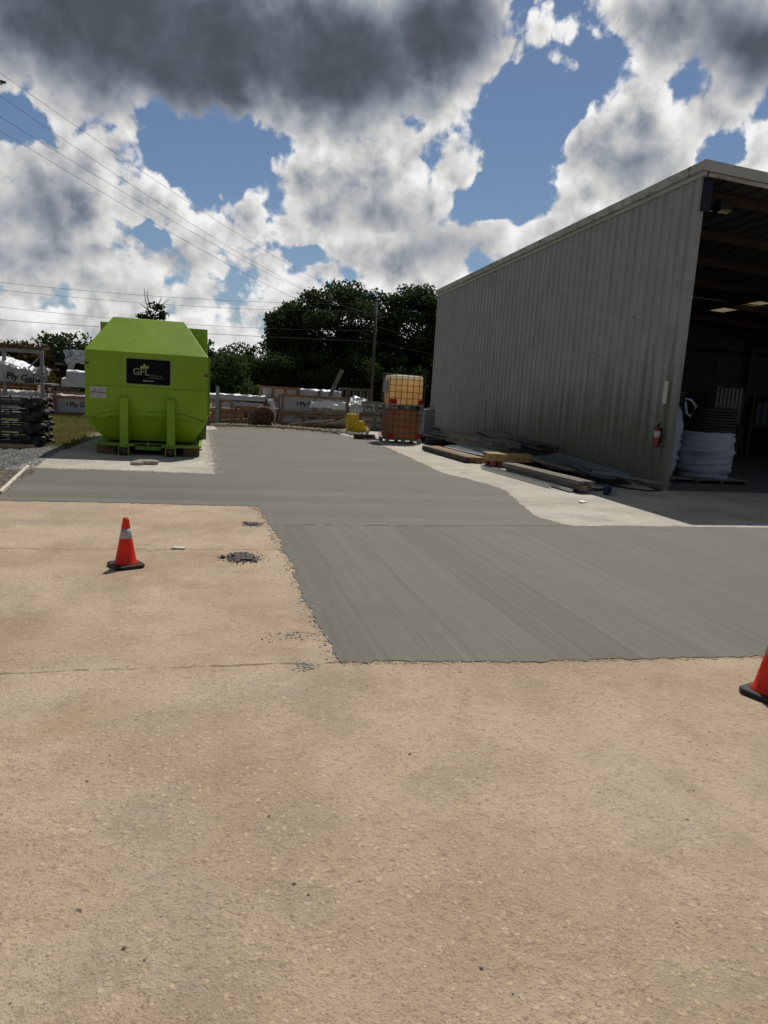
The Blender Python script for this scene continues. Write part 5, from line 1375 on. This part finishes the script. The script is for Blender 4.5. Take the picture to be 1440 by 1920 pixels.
# ------------------------------------------------------------------ grass
def blades(name, n, region, hmin, hmax, w, mat, seed, label):
    rg = np.random.default_rng(seed); P = np.array([region(rg) for _ in range(n)]); h = rg.uniform(hmin, hmax, n); th = rg.uniform(0, 2 * np.pi, n)
    lean = rg.normal(0, .35, (n, 2)) * h[:, None]
    V = np.zeros((n, 3, 3)); V[:, 0, :2] = P; V[:, 1, :2] = P; V[:, 2, :2] = P + lean
    V[:, 0, 0] -= w * np.cos(th); V[:, 0, 1] -= w * np.sin(th); V[:, 1, 0] += w * np.cos(th); V[:, 1, 1] += w * np.sin(th)
    V[:, :2, 2] = -.03; V[:, 2, 2] = h
    me = bpy.data.meshes.new(name); me.vertices.add(n * 3); me.vertices.foreach_set('co', V.reshape(-1)); me.loops.add(n * 3); me.loops.foreach_set('vertex_index', np.arange(n * 3, dtype=np.int32))
    me.polygons.add(n); me.polygons.foreach_set('loop_start', np.arange(0, n * 3, 3, dtype=np.int32)); me.update(); me.validate()
    me.materials.append(MATS[mat]); o = bpy.data.objects.new(name, me); C.objects.link(o); tag(o, label, 'grass', kind='stuff'); return o
def reg_g(r):
    while True:
        x, y = r.uniform(-9, -2.3), r.uniform(17.6, 31)
        if x < -3.0 - (y - 17) * .06 + r.normal(0, .12) or y > 23: return x, y
blades('grass', 42000, reg_g, .03, .12, .009, 'grass_blade', 5, 'dry yellowish grass between the gravel and the yard packs')
blades('weeds', 1600, lambda r: (lambda t: (G(390 + 300 * t, 0 + 797 + 20 * t * t).x + r.normal(0, .15), G(390 + 300 * t, 797 + 20 * t * t).y + .5 + r.normal(0, .3)))(r.uniform(0, .95) ** 1.5), .04, .16, .012, 'leaf_light', 6, 'green weeds along the foot of the crates')

# ------------------------------------------------------------------ trees
def leaf_mesh(name, pts, size, rg, mat, flat=.0):
    n = len(pts); a = rg.normal(size=(n, 3)); a /= np.linalg.norm(a, axis=1)[:, None]
    b = rg.normal(size=(n, 3)); b -= a * (a * b).sum(1)[:, None]; b /= np.linalg.norm(b, axis=1)[:, None]
    s = size * rg.uniform(.55, 1.25, n)[:, None]
    V = np.stack([pts + a * s * .5, pts + b * s * .32, pts - a * s * .5, pts - b * s * .32], 1)
    me = bpy.data.meshes.new(name); me.vertices.add(n * 4); me.vertices.foreach_set('co', V.reshape(-1)); me.loops.add(n * 4); me.loops.foreach_set('vertex_index', np.arange(n * 4, dtype=np.int32))
    me.polygons.add(n); me.polygons.foreach_set('loop_start', np.arange(0, n * 4, 4, dtype=np.int32)); me.update(); me.validate()
    me.materials.append(MATS[mat]); return me
def tree(name, base, h, crown, label, seed, nclump=140, per=90, leafs=.34, mat='leaf_dark', tr=.28, group=None, clump_r=.9, cat='tree'):
    """crown: list of ellipsoids (dx, dy, zc, rx, ry, rz) relative to base"""
    rg = np.random.default_rng(seed)
    t = thing(name, base, label, cat, group)
    bx, by, bz = base
    pts = []; cl = []
    vol = np.array([e[3] * e[4] * e[5] for e in crown]); vol = vol ** .67; vol /= vol.sum()
    for i in range(nclump):
        e = crown[rg.choice(len(crown), p=vol)]
        u = rg.normal(size=3); u /= np.linalg.norm(u); r = rg.uniform(.35, 1.0) ** .45
        c = np.array([e[0] + u[0] * e[3] * r, e[1] + u[1] * e[4] * r, e[2] + u[2] * e[5] * r])
        if c[2] < .2: c[2] = .2 + rg.uniform(0, .5)
        cl.append(c)
        q = rg.normal(size=(per, 3)); q = q / np.linalg.norm(q, axis=1)[:, None] * (rg.uniform(.15, 1, per) ** .5)[:, None] * np.array([clump_r, clump_r, clump_r * .66]) * 1.55 * rg.uniform(.55, 1.0); pts.append(c + q)
    pts = np.concatenate(pts); pts = pts[pts[:, 2] > .05]
    o = bpy.data.objects.new('crown', leaf_mesh('crown', pts, leafs, rg, mat)); C.objects.link(o); o.parent = t
    # trunk and limbs
    zc = np.mean([e[2] for e in crown])
    mb = MB(); tp = Vector((bx + rg.uniform(-.3, .3), by, bz + min(h * .75, zc + 1)))
    mid = Vector((bx + rg.uniform(-.2, .2), by + rg.uniform(-.2, .2), bz + h * .3))
    mb.tube([(bx, by, bz - .1), tuple(mid), tuple(tp)], tr, 10, True, [tr, tr * .75, tr * .25])
    mb.build('trunk', 'bark', t, True)
    for i in range(min(7, len(cl))):
        c = cl[i]; s0 = mid.lerp(tp, rg.uniform(.0, .7)); e_ = Vector((bx + c[0], by + c[1], bz + c[2]))
        MB().tube([tuple(s0), tuple(s0.lerp(e_, .5) + Vector((0, 0, .15))), tuple(e_)], tr * .3, 6, True, [tr * .38, tr * .25, tr * .06]).build('limb', 'bark', t, True)
    return t
def tpx(px, Y, dz=0): 
    p = AY(px, 740, Y); return (p.x, Y, -.03)
grp = 'big trees behind the yard'
# the two big dark trees behind the pole
YT = 76
def big(px_c, px_w, px_top, label, seed, mat='leaf_dark', nclump=260, sub_e=()):
    b = tpx(px_c, YT); s = YT / FPX * 1.03
    top = AY(px_c, px_top, YT).z
    rx = px_w * s / 2
    cr = [(0, 0, top * .62, rx * .95, rx * .8, top * .37), (-rx * .35, 0, top * .45, rx * .7, rx * .7, top * .35), (rx * .4, 0, top * .42, rx * .65, rx * .7, top * .36), (0, 0, top * .22, rx * .95, rx * .7, top * .22)]
    for (ux, vz, r) in sub_e: cr.append((ux * rx, 0, vz * top, r * rx, r * rx, r * rx * .8))
    return tree('broadleaf_tree', b, top, cr, label, seed, nclump, 150, .34, mat, .38, grp, 1.05)
big(630, 205, 534, 'broad dark tree with the highest rounded crown left of the utility pole', 201, sub_e=((-.9, .62, .28), (-.5, .80, .32), (.5, .84, .34), (.15, .90, .35)), nclump=330)
big(770, 150, 536, 'tall dark tree between the utility pole and the shed', 202, sub_e=((-.4, .86, .4), (.35, .84, .45), (.75, .6, .35)), nclump=280)
big(545, 78, 556, 'narrow dark tree at the left flank of the broad one', 203, sub_e=((0, .8, .6), (-.5, .55, .5)), nclump=130)
big(835, 90, 575, 'dark tree mostly hidden behind the far shed corner', 204, nclump=130)
# wood edge and shrubs further left
for i, (px, Y, w_, ptop, mt, lab) in enumerate((
        (400, 95, 70, 630, 'leaf_mid', 'low tree top just past the right edge of the compactor'),
        (445, 100, 70, 638, 'leaf_dark', 'dark round tree second from the compactor in the wood edge'),
        (492, 98, 70, 632, 'leaf_dark', 'dark round tree next to the narrow tall one in the wood edge'),
        (420, 62, 70, 662, 'leaf_mid', 'lighter leafy shrub before the wood edge by the compactor'),
        (470, 71, 60, 668, 'leaf_dark', 'dark shrub before the wood edge behind the white pack'),
        (520, 71, 60, 664, 'leaf_dark', 'dark shrub under the narrow tall tree'),
        (590, 71, 90, 660, 'leaf_dark', 'dark undergrowth shrub below the broad tree'),
        (670, 71, 90, 655, 'leaf_dark', 'dark undergrowth shrub behind the utility pole'),
        (750, 71, 90, 660, 'leaf_dark', 'dark undergrowth shrub behind the stacked totes'),
        (820, 71, 80, 655, 'leaf_dark', 'dark undergrowth shrub beside the far shed corner'),
        (345, 95, 80, 642, 'leaf_dark', 'dark tree hidden behind the compactor hopper'),
        (230, 70, 90, 650, 'leaf_dark', 'dark shrub hidden behind the compactor front'))):
    b = tpx(px, Y); top = AY(px, ptop, Y).z; rx = w_ * Y / FPX / 2
    cr = [(0, 0, top * .6, rx, rx, top * .4), (rx * .3, 0, top * .35, rx * 1.1, rx, top * .35), (-rx * .4, 0, top * .3, rx * 1.0, rx, top * .3)]
    tree('shrubby_tree', b, top, cr, lab, 220 + i, 90, 75, .30 if Y < 80 else .38, mt, .16, 'wood edge trees', .75)
a = q5(430, 190, 36.5)
tree('young_bush', (a.x, 36.5, -.03), 1.8, [(0, 0, 1.2, .5, .5, .7), (-.3, 0, 1.0, .4, .4, .6)], 'bright green bush rising behind the wide white pack', 250, 40, 40, .14, 'leaf_light', .05, None, .2, 'bush')
for i, (px, Y, w_, ptop, mt, lab) in enumerate((
        (15, 44, 75, 640, 'leaf_rust', 'reddish brown hedge tree behind the steel rack'),
        (60, 45, 60, 640, 'leaf_rust', 'olive and rust coloured tree beside the reddish one'),
        (-40, 46, 80, 628, 'leaf_rust', 'rust tinged tree at the outer end of the hedge'),
        (95, 47, 50, 628, 'leaf_mid', 'dark green tree in the middle of the hedge'),
        (138, 46, 60, 622, 'leaf_mid', 'tall leafy green tree at the compactor end of the hedge'),
        (175, 48, 50, 636, 'leaf_dark', 'dark tree peeping out beside the compactor hood'))):
    b = tpx(px, Y); top = AY(px, ptop, Y).z; rx = w_ * Y / FPX / 2
    cr = [(0, 0, top * .68, rx, rx, top * .30), (rx * .2, 0, top * .4, rx * 1.15, rx, top * .38), (-rx * .3, 0, top * .25, rx * 1.1, rx, top * .25)]
    tree('hedge_tree', b, top, cr, lab, 260 + i, 110, 80, .20, mt, .10, 'hedge trees behind the left yard', .42)
a = q8(560, 560, 38); 
for i, px in enumerate((45, 95)):
    b = tpx(px, 38); tree('low_bush', b, 1.9, [(0, 0, 1.0, 1.3, .8, .8)], ['rusty low bush under the end of the tarpaulin bundle', 'rusty low bush beside the white lettered tube'][i], 270 + i, 40, 60, .14, 'leaf_rust', .05, None, .28, 'bush')
# half dead tree above the compactor
Yd = 52; b = tpx(285, Yd); top = AY(285, 562, Yd).z; base_v = Vector(b)
dt = tree('half_dead_tree', b, top, [(0, 0, top - .9, .75, .7, .75), (-.45, 0, top - 1.15, .5, .5, .35)], 'small half bare tree poking up above the green compactor', 280, 16, 55, .22, 'leaf_dark', .14, None, .30)
for i, (pa, pb, pc_) in enumerate((((281, 590), (273, 565), (270, 540)), ((283, 580), (276, 556), (276, 545)), ((290, 588), (303, 572), (318, 560)), ((292, 592), (306, 588), (314, 585)), ((288, 584), (300, 565), (303, 556)), ((283, 585), (270, 575), (262, 568)))):
    MB().tube([tuple(AY(*p, Yd)) for p in (pa, pb, pc_)], .03, 5, True, [.05, .03, .012]).build('bare_branch', 'bark', dt, True)
base_d = MB().tube([tuple(AY(285, 740, Yd)), tuple(AY(285, 590, Yd))], .1, 6).build('stem', 'bark', dt, True)

# ------------------------------------------------------------------ utility poles and wires
YP = 66.0
pt = AY(706, 566, YP); pb_ = AY(694, 770, YP)
up = thing('utility_pole', (pt.x, YP, 0), 'weathered wooden utility pole with crossarm before the big dark trees', 'utility pole')
MB().tube([(pt.x, YP, -.1), (pt.x, YP, pt.z)], .15, 12, True, [.17, .12]).build('shaft', 'pole_wood', up, True)
arm = AY(704, 593, YP)
MB().box((arm.x - 1.2, YP - .17, arm.z - .06), (arm.x + 1.2, YP - .05, arm.z + .06)).build('crossarm', 'pole_wood', up)
for dx_ in (-1.1, -.5, .5, 1.1):
    MB().lathe([(.05, 0), (.06, .05), (.03, .1), (.05, .14), (.02, .2)], (arm.x + dx_, YP - .11, arm.z + .06), 8).build('insulator', 'insulator', up, True)
# near pole, just out of the frame on the left
NP = AY(-34, 128, 19.0)
npole = thing('utility_pole', (NP.x, 19.0, 0), 'near wooden utility pole whose wires cross the sky over the compactor', 'utility pole')
MB().tube([(NP.x, 19.0, -.1), (NP.x, 19.0, NP.z)], .16, 12, True, [.19, .13]).build('shaft', 'pole_wood', npole, True)
ins = AY(12, 156, 18.95)
MB().beam((NP.x, 18.9, ins.z), (ins.x - .2, 18.9, ins.z + .02), .06, .06).build('standoff', 'dark_steel', npole)
MB().tube([(ins.x - .22, 18.9, ins.z), (ins.x, 18.9, ins.z)], .035, 8).build('insulator', 'insulator', npole, True)
MB().tube([(ins.x - .3, 18.9, ins.z - .09), (ins.x - .12, 18.9, ins.z - .07), (ins.x - .02, 18.9, ins.z)], .012, 6).build('jumper', 'wire', npole, True)
def wire(p0, p1, sag, label, r=.012, group='overhead wires'):
    p0, p1 = Vector(p0), Vector(p1); pts = []
    for i in range(33):
        f = i / 32; q = p0.lerp(p1, f); q.z -= sag * 4 * f * (1 - f); pts.append(q)
    o = MB().tube(pts, r, 5, True, [r * (.7 + 1.3 * (pts[i].y / 66.)) for i in range(33)]).build('overhead_wire', 'wire'); tag(o, label, 'wire', group); return o
W_ENDS = [((2, 137), AY(706, 570, YP)), ((-2, 178), Vector((arm.x - 1.1, YP - .1, arm.z + .26))), ((-2, 219), Vector((arm.x - .5, YP - .1, arm.z + .26))), ((-2, 245), AY(703, 612, YP))]
labs = ['topmost of the wires slanting from the near pole to the far pole', 'second wire down of those slanting between the two poles', 'third wire down of those slanting between the two poles', 'lowest of the wires slanting from the near pole to the far pole']
for ((ax_, ay_), e), lb in zip(W_ENDS, labs):
    s0 = AY(ax_ - 30, ay_ - 20, 18.95)
    wire(s0, e, .75, lb, .0046)
FP = AY(-300, 500, 62.0)
fpole = thing('utility_pole', (FP.x, 62.0, 0), 'distant utility pole beyond the hedge carrying the level wires', 'utility pole')
FPz = AY(-300, 488, 62.).z
MB().tube([(FP.x, 62.0, -.1), (FP.x, 62.0, FPz)], .15, 10, True, [.17, .12]).build('shaft', 'pole_wood', fpole, True)
MB().box((FP.x - 1.2, 61.85, FPz - .8), (FP.x + 1.2, 61.97, FPz - .68)).build('crossarm', 'pole_wood', fpole)
lv = [((-300, 492), (706, 570), .75, 'highest of the level wires passing behind the compactor'), ((-300, 505), (690, 584), .75, 'second of the level wires passing behind the compactor'), ((-300, 535), (705, 620), .8, 'third of the level wires passing behind the compactor'), ((-300, 574), (702, 640), .3, 'lowest level wire passing just over the compactor')]
for (a, b, sg, lb) in lv:
    wire(AY(*a, 61.9), AY(*b, YP - .1), sg, lb, .0062 if sg > .5 else .0085)
for (b, c, lb) in (((706, 570), (1000, 610), 'highest wire running from the far pole behind the shed'), ((703, 612), (1000, 668), 'middle wire running from the far pole behind the shed'), ((702, 640), (1000, 690), 'lowest wire running from the far pole behind the shed')):
    wire(AY(*b, YP - .1), AY(*c, 64.0), .3, lb, .006)
